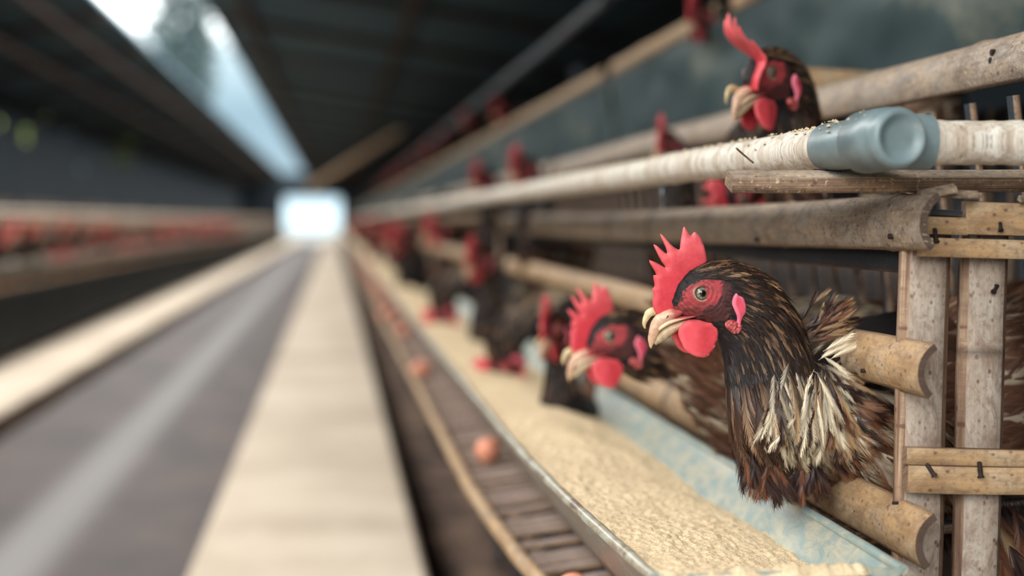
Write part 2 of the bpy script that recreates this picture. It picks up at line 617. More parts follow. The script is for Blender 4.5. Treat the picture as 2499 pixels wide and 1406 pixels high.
struct(grid_floor('floor', LL1 - .02, RL0 + .02, YN, YF + 4, FLOOR_Z, M['floor'], 12, 60, .006))
tag(grid_floor('droppings_pit', RL1 - .02, WR - .02, YN, YF, PIT_Z - .02, M['soil'], 40, 400, .018),
    'brown soil and droppings between the right concrete ledge and the cages', 'soil', kind='stuff')
tag(grid_floor('droppings_pit', WL + .03, LL0 + .02, YN, YF, PIT_Z - .02, M['soil'], 20, 80, .018),
    'dark soil and droppings under the cages left of the aisle', 'soil', kind='stuff')
for nm, a, b in (('concrete_ledge', RL0, RL1), ('concrete_ledge', LL0, LL1)):
    mb = MB()
    sweep(mb, lerp_path((0, YN, LEDGE_Z), (0, YF, LEDGE_Z), 60, wob=.006, seed=a), (0, 0, 1),
          lambda t, u, a=a, b=b: [(a, -.25, 0.), (a, -.012, 0.), (a + .012, 0, 0.), (b - .012, 0, 0.), (b, -.012, 0.), (b, -.25, 0.)])
    o = struct(mb.build(nm, M['concrete'], smooth=False))
# check orientation of the sweep: across vector for a +Y path with +Z normal is +X*1
mb = MB(); mb.box(GX1, WR + .4, YN, YF, GZ, GZ + .04)
for i, v in enumerate(mb.v):
    if v[0] > GX1: mb.v[i] = (v[0], v[1], v[2] - .55)
struct(mb.build('ceiling', M['roof'], smooth=False))
mb = MB(); mb.box(WL - .4, GX0, YN, YF, GZ, GZ + .04)
for i, v in enumerate(mb.v):
    if v[0] < GX0: mb.v[i] = (v[0], v[1], v[2] - .4)
struct(mb.build('ceiling', M['roof'], smooth=False))
k = 1
for y in np.arange(1.0, YF - 1, 2.6):           # rafters under both slopes
    for (xa, za, xb, zb) in ((GX1 + .02, GZ - .045, WR, GZ - .045 - .49), (GX0 - .02, GZ - .045, WL, GZ - .045 - .36)):
        mb = MB()
        tube(mb, [(xa, y, za), (xb, y, zb)], .035, 8)
        struct(mb.build('trim_%d' % k, M['rafter'])); k += 1
for x, z in ((GX1 + .4, GZ - .16), (GX0 - .4, GZ - .16), (.6, GZ - .42), (-3.0, GZ - .37)):    # purlins along the shed
    mb = MB(); tube(mb, lerp_path((x, YN, z), (x, YF, z), 20, wob=.02, seed=x), .04, 8)
    struct(mb.build('trim_%d' % k, M['rafter'])); k += 1
mb = MB(); mb.box(WR, WR + .05, YN, YF, PIT_Z - .1, 1.6)
struct(mb.build('wall_right', M['wall'], smooth=False))
# left wall: boards with a few knot holes the daylight comes through
holes = []
for (hx, hy, hr) in ((65, 330, .085), (170, 325, .03), (200, 412, .045), (112, 290, .025), (250, 440, .03), (0, 300, .04)):
    p = W(hx, hy, X=WL); holes.append((p.y, p.z, hr))
V, F = [], []
ys = set(np.arange(YN, YF + .5, .8)); zs = set(np.arange(PIT_Z - .1, 1.75, .3))
for (hy, hz, hr) in holes:
    ys |= {hy - hr * 2.6, hy + hr * 2.6}; zs |= {hz - hr, hz + hr}
ys = sorted(ys); zs = sorted(zs)
idx = {}
for a, y in enumerate(ys):
    for b, z in enumerate(zs):
        idx[a, b] = len(V); V.append((WL, y, z))
for a in range(len(ys) - 1):
    for b in range(len(zs) - 1):
        cy, cz = (ys[a] + ys[a + 1]) / 2, (zs[b] + zs[b + 1]) / 2
        if any(abs(cy - hy) < hr * 2.6 and abs(cz - hz) < hr for hy, hz, hr in holes): continue
        F.append((idx[a, b], idx[a + 1, b], idx[a + 1, b + 1], idx[a, b + 1]))
n0 = len(V)
V += [(v[0] - .02, v[1], v[2]) for v in V]
F += [tuple(i + n0 for i in reversed(f)) for f in F]
struct(mesh_obj('wall_left', V, F, M['wall'], smooth=False))
mb = MB(); mb.box(.35, WR, YN - .05, YN, PIT_Z - .1, 1.95)  # unseen panel added behind the camera to block light from the right
struct(mb.build('light_blocker_near', M['wall'], smooth=False))
# far end wall with its doorway
d0, d1 = W(694, 520, Y=YF), W(830, 520, Y=YF)
dt = W(760, 482, Y=YF).z
mb = MB()
mb.box(WL, d0.x, YF, YF + .12, PIT_Z - .1, 2.1)
mb.box(d1.x, WR, YF, YF + .12, PIT_Z - .1, 2.1)
mb.box(d0.x, d1.x, YF, YF + .12, dt, 2.1)
struct(mb.build('wall_far', M['wall'], smooth=False))
# what lies beyond the doorway
struct(grid_floor('yard_ground', -30, 30, YF + .12, YF + 60, FLOOR_Z - .02, M['field'], 4, 8, 0))

# trees outside, seen through the ridge gap and behind the left wall
def tree(x, y, z0, h, r, n, label, seed, leaf=.12, trunk_r=.12):
    rr = random.Random(seed)
    t = thing('tree', (x, y, z0), label, 'tree')
    mb = MB()
    tube(mb, lerp_path((0, 0, 0), (0, 0, h * .75), 10, wob=.15, seed=seed), lambda a, u: trunk_r * (1 - .7 * a), 8)
    for q in range(6):
        a = rr.uniform(0, 6.28)
        tube(mb, lerp_path((0, 0, h * (.35 + .06 * q)), (math.cos(a) * r * .7, math.sin(a) * r * .7, h * (.6 + .05 * q)), 6, wob=.1, seed=q), lambda s, u: trunk_r * .4 * (1 - .8 * s), 6)
    mb.build('trunk', M['bark'], t)
    mb = MB()
    for q in range(n):
        u = Vector((rr.gauss(0, 1), rr.gauss(0, 1), rr.gauss(0, 1))).normalized() * rr.random() ** .4
        c = Vector((u.x * r, u.y * r, h * .68 + u.z * h * .32))
        d = Vector((rr.uniform(-1, 1), rr.uniform(-1, 1), rr.uniform(-.6, .6))).normalized()
        e = d.orthogonal().normalized()
        L = leaf * rr.uniform(.6, 1.3)
        mb.add([c, c + d * L * .5 + e * L * .28, c + d * L, c + d * L * .5 - e * L * .28], [(0, 1, 2, 3)])
    mb.build('foliage', M['leaf_dark' if 'dark' in label else 'leaf'], t, smooth=False)
    return t


pt = W(445, 52, Y=45)
tree(pt.x, pt.y, -1, pt.z + 1 + 2.2, 1.1, 2600, 'dark leafy tree seen through the open ridge of the roof', 3, .3)
p = W(65, 330, X=WL - 1.6)
tree(p.x, p.y, -1, 3.6, 1.9, 2600, 'leafy tree outside the left wall, seen only through its knot holes', 4, .2)

# ------------------------------------------------------------------ cages on the right, lower tier
RX = W(2236, 545, Y=.93).x                          # plane of the front rails
RZ0 = W(2225, 541, Y=.93).z
RZ1 = W(2240, 905, Y=.93).z
RZ2 = W(2228, 1312, Y=.93).z
u_ = W(2400, 155, X=.52); UX, UZ = .52, u_.z        # sloping top rail set further back
CAGE_L = 2.45
BX = .86
print('rails', RX, RZ0, RZ1, RZ2, 'U', UX, UZ)


def rail_nodes(s): 
    rr = random.Random(s); out = []; u = rr.uniform(.05, .3)
    while u < 3: out.append(u); u += rr.uniform(.24, .34)
    return out


def cage_common(t, y0, y1, seed, grey='bamboo_shaded'):
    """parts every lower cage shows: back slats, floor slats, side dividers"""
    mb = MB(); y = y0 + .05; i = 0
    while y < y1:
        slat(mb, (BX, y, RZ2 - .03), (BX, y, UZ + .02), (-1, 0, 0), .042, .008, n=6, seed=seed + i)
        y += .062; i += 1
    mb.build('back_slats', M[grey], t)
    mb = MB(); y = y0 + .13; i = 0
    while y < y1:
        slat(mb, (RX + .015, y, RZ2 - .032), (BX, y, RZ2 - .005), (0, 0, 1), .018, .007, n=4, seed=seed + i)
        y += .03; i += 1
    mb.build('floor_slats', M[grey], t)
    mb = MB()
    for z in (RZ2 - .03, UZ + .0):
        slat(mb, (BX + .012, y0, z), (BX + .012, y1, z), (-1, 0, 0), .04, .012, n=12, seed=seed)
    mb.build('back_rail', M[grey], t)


def local_to(o, origin):
    """shift the child meshes of o so that the Empty stands at origin"""
    for ch in o.children:
        ch.location = -Vector(origin)


def post(t, x, y, z0, z1, seed, mat='bamboo_shaded'):
    mb = MB()
    tube(mb, lerp_path((x, y, z0), (x, y, z1), 10, wob=.004, seed=seed), lambda a, u: .02 + .0012 * math.cos(u * 25), 10)
    return mb.build('post', M[mat], t)


# --- the nearest cage, built piece by piece after the photograph
Y0 = .93
cage = thing('bamboo_hen_cage', (RX, Y0, PIT_Z), 'nearest bamboo hen cage, weathered rails nailed across its slatted end frame', 'cage')
mb = MB()
culm(mb, (RX, Y0 - .004, RZ0), (RX, Y0 + CAGE_L, RZ0 - .004), (-1, 0, .12), .0405, .0055, nodes=(.062, .31, .57, .84, 1.1, 1.4, 1.7, 2.0, 2.3), n=160, seed=1.3, bend=-.004)
mb.build('top_rail', M['bamboo_old'], cage)
mb = MB()
culm(mb, (RX, Y0 - .005, RZ1), (RX, 1.075, RZ1 - .001), (-1, 0, .1), .0385, .005, n=30, seed=2.1)
mb.build('middle_rail', M['bamboo'], cage)
mb = MB()
culm(mb, (RX, W(1592, 765, X=RX).y, RZ1), (RX, Y0 + CAGE_L - .1, RZ1), (-1, 0, .1), .036, .005, nodes=(.3, .62, .95), n=50, seed=3.1)
mb.build('middle_rail', M['bamboo'], cage)
mb = MB()
culm(mb, (RX, Y0 - .006, RZ2), (RX, Y0 + CAGE_L, RZ2), (-1, 0, .15), .040, .0055, nodes=(.068, .42, .75, 1.05, 1.38, 1.7, 2.0), n=160, seed=4.4)
mb.build('lower_rail', M['bamboo'], cage)
mb = MB()
culm(mb, (UX, .35, UZ), (UX, Y0 + CAGE_L, UZ), (-1, 0, .35), .044, .006, nodes=(.15, .45, .76 + .02, 1.02, 1.32, 1.66, 2.0, 2.3), n=140, seed=5.2, bend=.006)
mb.build('roof_rail', M['bamboo_old'], cage)

FY = Y0 + .046                       # plane of the end frame slats
def endp(px, py, y=FY): return W(px, py, Y=y)
mb = MB()
slat(mb, endp(2262, 520), endp(2232, 1640), (0, -1, 0), .0365, .010, .27, nodes=(.23,), n=60, seed=6.1)
mb.build('upright_slat', M['bamboo_grey'], cage)
mb = MB()
slat(mb, endp(2406, 520), endp(2372, 1640), (0, -1, 0), .0345, .010, .24, nodes=(.10, .36), n=60, seed=7.3)
mb.build('upright_slat', M['bamboo_grey'], cage)
# a third and fourth upright beyond the frame edge carry the rails
mb = MB()
slat(mb, endp(2660, 520), endp(2640, 1640), (0, -1, 0), .036, .010, .24, n=30, seed=8.3)
mb.build('upright_slat', M['bamboo_grey'], cage)
CY = FY - .014
mb = MB()
slat(mb, W(2352, 534, Y=CY), W(2900, 552, Y=CY), (0, -1, 0), .0238, .008, .06, n=40, seed=9.1)
slat(mb, W(2236, 551, Y=CY), W(2356, 555, Y=CY), (0, -1, 0), .0128, .0078, .08, n=20, seed=9.2)
mb.build('upper_crosspiece', M['bamboo'], cage)
mb = MB(); slat(mb, W(2240, 516, Y=CY + .006), W(2346, 524, Y=CY + .004), (0, -1, .3), .0045, .003, .3, n=14, seed=9.4)
mb.build('splinter', M['bamboo_shaded'], cage)
mb = MB()
slat(mb, W(2232, 603, Y=CY - .001), W(2900, 622, Y=CY - .001), (0, -1, 0), .0135, .007, .05, n=40, seed=9.7)
mb.build('split_strip', M['bamboo'], cage)
mb = MB()
slat(mb, W(2206, 1111, Y=CY), W(2900, 1128, Y=CY), (0, -1, 0), .0118, .008, .05, n=40, seed=10.2)
slat(mb, W(2206, 1166, Y=CY), W(2900, 1176, Y=CY), (0, -1, 0), .0200, .009, .05, n=40, seed=11.2)
mb.build('lower_crosspiece', M['bamboo'], cage)
# loose splinters over the joint
for s, (a, b, w) in enumerate(((W(2242, 480, Y=CY - .012), W(2330, 462, Y=CY - .016), .008), (W(2290, 466, Y=CY - .01), W(2385, 470, Y=CY - .014), .006), (W(2490, 484, Y=CY - .008), W(2560, 490, Y=CY - .008), .004))):
    mb = MB(); slat(mb, a, b, (0, -.4, 1), w * 1.4, .004, .3, n=20, wob=.003, seed=20 + s)
    mb.build('splinter', M['splinter'], cage)
# nails and worm holes
def nail(px0, py0, px1, py1, y, r, parent, bury=.0015):
    a = W(px0, py0, Y=y - .001); b = W(px1, py1, Y=y - .004)
    mb = MB(); tube(mb, [a + Vector((0, bury * 2, 0)), a, b], lambda t, u: r, 10)
    d = (b - a).normalized()
    tube(mb, [b - d * .0006, b + d * .0006], r * 1.45, 12)
    return mb.build('nail', M['nail'], parent)
nail(2263, 1135, 2280, 1160, CY - .004, .0016, cage)
nail(2390, 1130, 2394, 1164, CY - .004, .0017, cage)
nail(2441, 545, 2443, 562, CY - .004, .0013, cage)
nail(2281, 560, 2285, 590, CY - .004, .0016, cage)
nail(2434, 698, 2425, 712, FY - .006, .0014, cage)
def peg(px, py, x, r):      # dark nail head on the curved face of a front rail
    p = W(px, py, X=x)
    mb = MB(); tube(mb, [p + Vector((.003, 0, 0)), p, p + Vector((-.0012, 0, 0))], r, 12, nrm=(0, 1, 0))
    mb.build('nail', M['nail'], cage)
peg(2172, 577, RX, .0020); peg(2105, 905, RX, .0016); peg(1845, 585, RX, .002); peg(2182, 1228, RX, .0012)
for (px, py) in ((2421, 128), (2418, 148)):
    p = W(px, py, X=UX - .001)
    mb = MB(); tube(mb, [p + Vector((.004, 0, 0)), p + Vector((-.001, 0, 0))], .0026, 10, nrm=(0, 1, 0)); mb.build('nail', M['nail'], cage)
cage_common(cage, Y0 + .02, Y0 + CAGE_L, 30)
# inner horizontal board just under the top rail, and the inner crosspiece behind the upper hen
mb = MB(); slat(mb, (RX + .03, Y0 + .06, RZ0 - .03), (RX + .03, Y0 + CAGE_L, RZ0 - .03), (-1, 0, 0), .018, .01, n=20, seed=12)
mb.build('inner_rail', M['bamboo_shaded'], cage)
mb = MB(); culm(mb, W(1885, 190, Y=1.62), W(2130, 205, Y=1.62), (0, -1, .1), .034, .006, n=12, seed=13)
mb.build('roof_crosspiece', M['bamboo'], cage)
# roof slats between the top rail and the roof rail, shadow of the tier above put into their colour
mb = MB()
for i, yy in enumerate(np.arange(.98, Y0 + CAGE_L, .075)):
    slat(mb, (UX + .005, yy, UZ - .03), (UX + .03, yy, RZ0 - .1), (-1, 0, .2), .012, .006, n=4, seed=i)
mb.build('hanging_slats', M['bamboo_shaded'], cage)
# divider between the first two hens
dv = W(1688, 900, X=RX + .012)
mb = MB(); tube(mb, [(dv.x, dv.y, RZ2), (dv.x, dv.y, RZ0 - .01)], .0022, 8); mb.build('wire_bar', M['bamboo_shaded'], cage)
mb = MB()
for q in range(2):
    xx = RX + .05 + q * .09
    slat(mb, (xx, dv.y + .08, RZ2 - .02), (xx, dv.y + .08, RZ1 - .015), (0, -1, 0), .034, .008, n=6, seed=q + 50)
mb.build('divider_slats', M['bamboo'], cage)
post(cage, BX - .03, Y0 + .05, PIT_Z, UZ + .05, 1); post(cage, UX + .03, Y0 + .02 + .03, PIT_Z, UZ, 2)
post(cage, BX - .03, Y0 + CAGE_L - .03, PIT_Z, UZ + .05, 3); post(cage, RX + .05, Y0 + CAGE_L - .03, PIT_Z, UZ, 4)
local_to(cage, (RX, Y0, PIT_Z))

# --- the cages further down the row, one built and the others copied
Y1 = Y0 + CAGE_L + .06
cageB = thing('bamboo_hen_cage', (RX, Y1, PIT_Z), 'second bamboo hen cage of the right row, blurred, behind the nearest one', 'cage')
for nm, x, z, w, s in (('top_rail', RX, RZ0, .040, 1), ('middle_rail', RX, RZ1, .036, 2), ('lower_rail', RX, RZ2, .040, 3), ('roof_rail', UX, UZ, .042, 4)):
    mb = MB(); culm(mb, (x, Y1, z), (x, Y1 + CAGE_L, z), (-1, 0, .15), w, .0055, nodes=rail_nodes(s), n=30, seed=60 + s)
    mb.build(nm, M['bamboo'] if nm != 'roof_rail' else M['bamboo_old'], cageB)
cage_common(cageB, Y1, Y1 + CAGE_L, 70)
for i, y in enumerate((Y1 + .03, Y1 + CAGE_L / 2, Y1 + CAGE_L - .03)):
    mb = MB(); slat(mb, (RX + .012, y, RZ2 - .02), (RX + .012, y, RZ0 + .02), (-1, 0, 0), .03, .008, n=6, seed=i)
    mb.build('upright_slat', M['bamboo_grey'], cageB)
post(cageB, BX - .03, Y1 + .05, PIT_Z, UZ + .05, 5); post(cageB, RX + .05, Y1 + CAGE_L - .05, PIT_Z, UZ, 6)
local_to(cageB, (RX, Y1, PIT_Z))
N_ROW = 20
PITCH = CAGE_L + .06
ordn = ['third', 'fourth', 'fifth', 'sixth', 'seventh']
for i in range(1, N_ROW):
    c = copy_tree(cageB, None, 'bamboo hen cage far down the right side of the aisle, lost in blur' if i > 2 else
                  ordn[i - 1] + ' bamboo hen cage of the right row, counted from the near end frame',
                  'far bamboo cages of the right row' if i > 2 else None)
    c.location.y = Y1 + i * PITCH
MIR = -.75 * 2 - 0.0
for i in range(1, N_ROW + 1):
    lab = 'bamboo hen cage in the row on the left side of the aisle, blurred'
    c = copy_tree(cageB, None, lab, 'bamboo cages of the left row')
    c.location = (MIR - RX, Y0 + i * PITCH, PIT_Z)
    c.scale.x = -1
    for ch in list(c.children):
        if ch.name.startswith('roof_rail'): bpy.data.objects.remove(ch)

# --- upper tier on the right
TX, TZ0, TZ1 = .66, W(1610, 100, X=.66).z, W(1460 - 60, 52, X=.66).z
def upper_cage(y0, y1, label, group=None, full=True):
    t = thing('upper_hen_cage', (TX, y0, TZ0), label, 'cage', group)
    mb = MB(); culm(mb, (TX, y0, TZ0), (TX, y1, TZ0), (-1, 0, .1), .036, .006, nodes=rail_nodes(5), n=30, seed=y0)
    mb.build('lower_rail', M['bamboo'], t)
    mb = MB(); culm(mb, (TX, y0, TZ1), (TX, y1 , TZ1), (-1, 0, .1), .040, .006, nodes=rail_nodes(6), n=30, seed=y0 + 1)
    mb.build('top_rail', M['bamboo_shaded'], t)
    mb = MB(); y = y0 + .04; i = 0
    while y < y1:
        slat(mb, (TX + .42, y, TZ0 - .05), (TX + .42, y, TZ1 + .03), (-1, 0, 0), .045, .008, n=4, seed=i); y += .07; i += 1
    mb.build('back_slats', M['bamboo_shaded'], t)
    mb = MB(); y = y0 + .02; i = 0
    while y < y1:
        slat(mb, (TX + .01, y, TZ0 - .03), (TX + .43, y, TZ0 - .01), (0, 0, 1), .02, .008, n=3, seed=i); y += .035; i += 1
    mb.build('floor_slats', M['bamboo_shaded'], t)
    for yy in (y0 + .04, y1 - .04):
        post(t, TX + .38, yy, UZ, TZ1 + .1, yy)
    local_to(t, (TX, y0, TZ0))
    return t
ys0 = W(1745, 40, X=TX).y
uc0 = upper_cage(ys0 - 2.3, ys0 - .1, 'nearest upper bamboo cage above the big teal tarpaulin')
uc = upper_cage(ys0, ys0 + .95, 'short upper bamboo cage with a tan lower rail, top middle right')
uc2 = upper_cage(ys0 + 1.05, ys0 + 1.05 + CAGE_L, 'third upper bamboo cage, dim and blurred over the pipe', None)
for i in range(1, 16):
    c = copy_tree(uc2, None, 'upper bamboo cage far down the right side, dark and blurred', 'far upper cages')
    c.location.y += i * PITCH
# tarpaulin that catches droppings under the upper tier
def tarp(y0, y1, label, group=None):
    V, F = [], []
    ny, nzs = 80, 14
    zt = TZ0 - .028
    for j in range(ny + 1):
        y = y0 + (y1 - y0) * j / ny
        for i in range(nzs + 1):
            s = i / nzs
            fold = .008 * mnoise.noise(Vector((y * 7, s * 2, 4))) + .004 * mnoise.noise(Vector((y * 22, s * 3, 9)))
            V.append((TX - .012 + .02 * s + fold * 1.0, y, zt - s * .158 + .008 * s * mnoise.noise(Vector((y * 5, 0, 2)))))
    n = len(V); V += [(v[0] + .0015, v[1], v[2]) for v in V]
    for j in range(ny):
        for i in range(nzs):
            a = j * (nzs + 1) + i
            F.append((a, a + 1, a + nzs + 2, a + nzs + 1)); F.append((a + n, a + nzs + 1 + n, a + nzs + 2 + n, a + 1 + n))
    return tag(mesh_obj('tarpaulin', V, F, M['tarp']), label, 'tarpaulin', group)
tarp(.2, 3.3, 'dark teal tarpaulin hanging under the nearest upper cage, top right')
tarp(3.34, 9.5, 'dark blurred tarpaulin further along under the upper cages')
tarp(9.6, 45, 'most distant dark tarpaulin under the upper cages')

for k_, (ya, yb) in enumerate(((3.4, 18), (18.1, 50))):  # dark sheets added to stand in for the shade below the left cages
    V, F = [], []
    for j in range(121):
        y = ya + (yb - ya) * j / 120
        for i in range(6):
            V.append((MIR - .20 - .015 * i / 5 + .012 * mnoise.noise(Vector((y * 3, i * .4, 2))), y, -.375 - .30 * i / 5))
    n0 = len(V); V += [(v[0] - .002, v[1], v[2]) for v in V]
    for j in range(120):
        for i in range(5):
            a = j * 6 + i; F.append((a, a + 6, a + 7, a + 1)); F.append((a + n0, a + 1 + n0, a + 7 + n0, a + 6 + n0))
    tag(mesh_obj('tarpaulin', V, F, M['wall']), ('added dark sheet in place of the shade under the left cages, nearer length', 'added dark sheet in place of the shade under the left cages, distant length')[k_], 'tarpaulin')

# ------------------------------------------------------------------ feed trough
TRZ = -.226
bk = W(1900, 1199, Z=TRZ)
fr = W(1240, 1062, Z=TRZ)
TBX, TFX = bk.x, fr.x
TY0 = W(2205, 1385, X=TBX).y
FR_NEAR = W(1600, 1404, Z=TRZ)
print('trough', TBX, TFX, TY0, FR_NEAR, 'tray')
def lipx(y): 
    k = max(0., (1.55 - y) / (1.55 - FR_NEAR.y))
    return TFX + (FR_NEAR.x - TFX) * k * k
def trough_mesh(y0, y1, ny, bend=True):
    mb = MB()
    prof0 = [(0, 0, 0), (.012, -.018, 0), (.03, -.05, .15), (.052, -.078, .3), (.10, -.084, .3), (.135, -.076, .2), (.160, -.045, .1), (.176, -.015, 0.), (.188, 0, 0)]
    W0 = .188
    rows = []
    for j in range(ny + 1):
        y = y0 + (y1 - y0) * j / ny
        lx = lipx(y) if bend else TFX
        wd = TBX - lx
        r = []
        for (a, z, c) in prof0: r.append((lx + a / W0 * wd, y, TRZ + z - (.002 * mnoise.noise(Vector((y * 6, a, 0)))), c))
        rows.append(r)
    V = []; F = []; Cc = []
    m = len(prof0)
    for r in rows:
        for (x, y, z, c) in r: V.append((x, y, z)); Cc.append((.04 + c * .2, 0, 0))
    n = len(V)
    for r in rows:
        for (x, y, z, c) in r: V.append((x + (-.0015 if x < (TBX + TFX) / 2 else .0015), y, z - .0012)); Cc.append((0, .34, 0))
    for j in range(ny):
        for i in range(m - 1):
            a = j * m + i
            F.append((a, a + 1, a + m + 1, a + m)); F.append((a + n, a + m + n, a + m + 1 + n, a + 1 + n))
    for j in (0, ny):
        for i in range(m - 1):
            a = j * m + i; F.append((a, a + n, a + 1 + n, a + 1))
    mb.add(V, F, [(v[1], v[0]) for v in V], Cc)
    return mb, prof0, W0
def make_trough(y0, y1, ny, bend, label, group=None, end=False):
    t = thing('feed_trough', (TFX, y0, TRZ - .085), label, 'trough', group)
    mb, prof0, W0 = trough_mesh(y0, y1, ny, bend)
    mb.build('trough_body', M['trough'], t)
    lx = lambda y: lipx(y) if bend else TFX
    for nm, xf, cc in (('front_rim', lx, (.17, .20, 0)), ('back_rim', lambda y: TBX, (0, 0, 0))):
        mb = MB()
        path = [(xf(y0 + (y1 - y0) * j / ny), y0 + (y1 - y0) * j / ny, TRZ - .002 + .0012 * mnoise.noise(Vector((j * .3, 0, 1)))) for j in range(ny + 1)]
        rr = (lambda t_, u: .0042 + .0014 * mnoise.noise(Vector((u * 60, 0, 0)))) if nm == 'front_rim' else (lambda t_, u: .0036)
        tube(mb, path, rr, 10, col=cc)
        mb.build(nm, M['trough'], t)
    if end:
        lx0 = lx(y0)
        pts = [(lx0 + a / W0 * (TBX - lx0), TRZ + z) for (a, z, c) in prof0]
        mb = MB(); V = []; n = len(pts)
        for yy in (y0 - .0015, y0 + .0005): V += [(x, yy, z) for x, z in pts]
        mb.add(V, [tuple(range(n)), tuple(reversed(range(n, 2 * n)))] + [(i, i + n, (i + 1) % n + n, (i + 1) % n) for i in range(n)])
        mb.build('end_plate', M['trough'], t, smooth=False)
    local_to(t, (TFX, y0, TRZ - .085))
    return t
TL = 2.5
tr0 = make_trough(TY0, TY0 + TL, 120, True, 'nearest blue sheet-metal feed trough, filled with pale grain meal', end=True)
trB = make_trough(TY0 + TL + .02, TY0 + 2 * TL + .02, 20, False, 'second feed trough of the right row, blurred pale lip behind the nearest')
for i in range(1, 19):
    c = copy_tree(trB, None, 'feed trough far down the right side of the aisle', 'far feed troughs of the right row')
    c.location.y += i * (TL + .02)
for i in range(1, 20):
    c = copy_tree(trB, None, 'feed trough along the left row of cages, blurred', 'feed troughs of the left row')
    c.location = (MIR - TFX, TY0 + i * (TL + .02), c.location.z); c.scale.x = -1

# feed
def feed_height(x, y, lx):
    s = (x - lx) / (TBX - lx)
    h = TRZ - .011 - .028 * s ** 1.6 + .005 * math.exp(-((s - .45) / .3) ** 2) \
        + .006 * mnoise.noise(Vector((x * 13, y * 7, 0))) + .0017 * mnoise.fractal(Vector((x * 110, y * 110, 1)), .9, 2, 3) + .0015 * mnoise.noise(Vector((x * 230, y * 230, 1)))
    h += .0035 * max(0, mnoise.noise(Vector((x * 40, y * 30, 7)))) 
    if y < TY0 + .03: h += .006 * (1 - (y - TY0) / .03)
    return h
def make_feed(y0, y1, nx, ny, bend, label, group=None):
    V, F = [], []
    for j in range(ny + 1):
        y = y0 + (y1 - y0) * (j / ny)
        lx = lipx(y) if bend else TFX
        for i in range(nx + 1):
            s = i / nx
            x0 = lx + .006; x1 = TBX - .009
            x = x0 + (x1 - x0) * s
            V.append((x, y, feed_height(x, y, lx)))
    for j in range(ny):
        for i in range(nx):
            a = j * (nx + 1) + i; F.append((a, a + 1, a + nx + 2, a + nx + 1))
    return tag(mesh_obj('grain_feed', V, F, M['feed']), label, 'feed', group, 'stuff')
make_feed(TY0 + .002, TY0 + .9, 130, 520, True, 'pale yellow grain meal lying in the near stretch of the blue trough')
make_feed(TY0 + .9, TY0 + TL, 40, 200, True, 'blurred grain meal in the further stretch of the nearest trough')
fB = make_feed(TY0 + TL + .03, TY0 + 2 * TL, 16, 60, False, 'grain meal in the second trough')
for i in range(1, 19):
    c = fB.copy(); COL.objects.link(c); c['label'] = 'grain meal in a distant trough of the right row'; c['group'] = 'feed in the far troughs'
    c.location.y += i * (TL + .02)
for i in range(0, 18):
    c = fB.copy(); COL.objects.link(c); c['label'] = 'grain meal in a trough of the left row'; c['group'] = 'feed in the left troughs'
    c.location.y += i * (TL + .02); c.location.x = MIR; c.scale.x = -1
# crust of meal heaped over the near end plate
V, F = [], []
lx0 = lipx(TY0)
nx, nyy = 160, 14
for j in range(nyy + 1):
    for i in range(nx + 1):
        s = i / nx; a = math.pi * j / nyy
        x = lx0 + .002 + (TBX - .02 - lx0) * s
        r = .0075 * (.75 + .5 * mnoise.noise(Vector((s * 9, 0, 3)))) * min(1, (1 - s) * 14)
        wob = .0022 * mnoise.fractal(Vector((x * 160, a * 1.2, 5)), .8, 2, 3)
        V.append((x, TY0 + .004 - math.cos(a) * (r * 1.3 + .002), TRZ - .0035 - .002 * (1 - s) + math.sin(a) * (r + wob)))
for j in range(nyy):
    for i in range(nx):
        a = j * (nx + 1) + i; F.append((a, a + 1, a + nx + 2, a + nx + 1))
tag(mesh_obj('grain_crust', V, F, M['feed']), 'crust of caked meal on the near end of the blue trough', 'feed', kind='stuff')

# ------------------------------------------------------------------ egg tray under the trough
EZ = -.345
tp = W(1100, 1100, Z=EZ); TPX = tp.x
TP_NEAR = W(1305, 1404, Z=EZ)
def polex(y):
    k = max(0., (1.95 - y) / (1.95 - TP_NEAR.y)); return TPX + (TP_NEAR.x - TPX) * k * k
def make_tray(y0, y1, bend, label, group=None):
    t = thing('egg_tray', (TPX, y0, EZ - .02), label, 'egg tray', group)
    px_ = polex if bend else (lambda y: TPX)
    ny = 50 if bend else 14
    mb = MB()
    tube(mb, [(px_(y0 + (y1 - y0) * j / ny), y0 + (y1 - y0) * j / ny, EZ + .003 * mnoise.noise(Vector((j * .4, 2, 0)))) for j in range(ny + 1)],
         lambda a, u: .0085 + .0012 * math.exp(-((u % .3 - .15) / .01) ** 2), 12)
    mb.build('front_pole', M['bamboo'] , t)
    mb = MB(); y = y0 + .02; i = 0; rr = random.Random(3)
    while y < y1 - .02:
        if i % 6 not in (3, 5):
            slat(mb, (px_(y) + .004, y, EZ - .010), (RX + .01, y + rr.uniform(-.004, .004), EZ + .02), (0, 0, 1), .017, .006, .15, n=5, wob=.0015, seed=i)
        y += .0275 * rr.uniform(.92, 1.1); i += 1
    mb.build('tray_slats', M['tray'], t)
    for xx in (TPX + .05, RX - .03):
        mb = MB(); slat(mb, (xx, y0, EZ - .021), (xx, y1, EZ - .021), (0, 0, -1), .02, .01, n=10, seed=xx)
        mb.build('bearer', M['bamboo_shaded'], t)
    for yy in (y0 + .5, y1 - .3):
        post(t, RX + .06, yy, PIT_Z, EZ - .027, yy, 'bamboo_shaded')
    local_to(t, (TPX, y0, EZ - .02))
    return t
ty0 = .72
make_tray(ty0, ty0 + 2.6, True, 'nearest slatted bamboo egg tray below the blue trough')
tyB = make_tray(ty0 + 2.64, ty0 + 2.64 + TL, False, 'second slatted egg tray of the right row, behind the nearest')
for i in range(1, 18):
    c = copy_tree(tyB, None, 'slatted egg tray far down the right row', 'far egg trays of the right row'); c.location.y += i * (TL + .02)
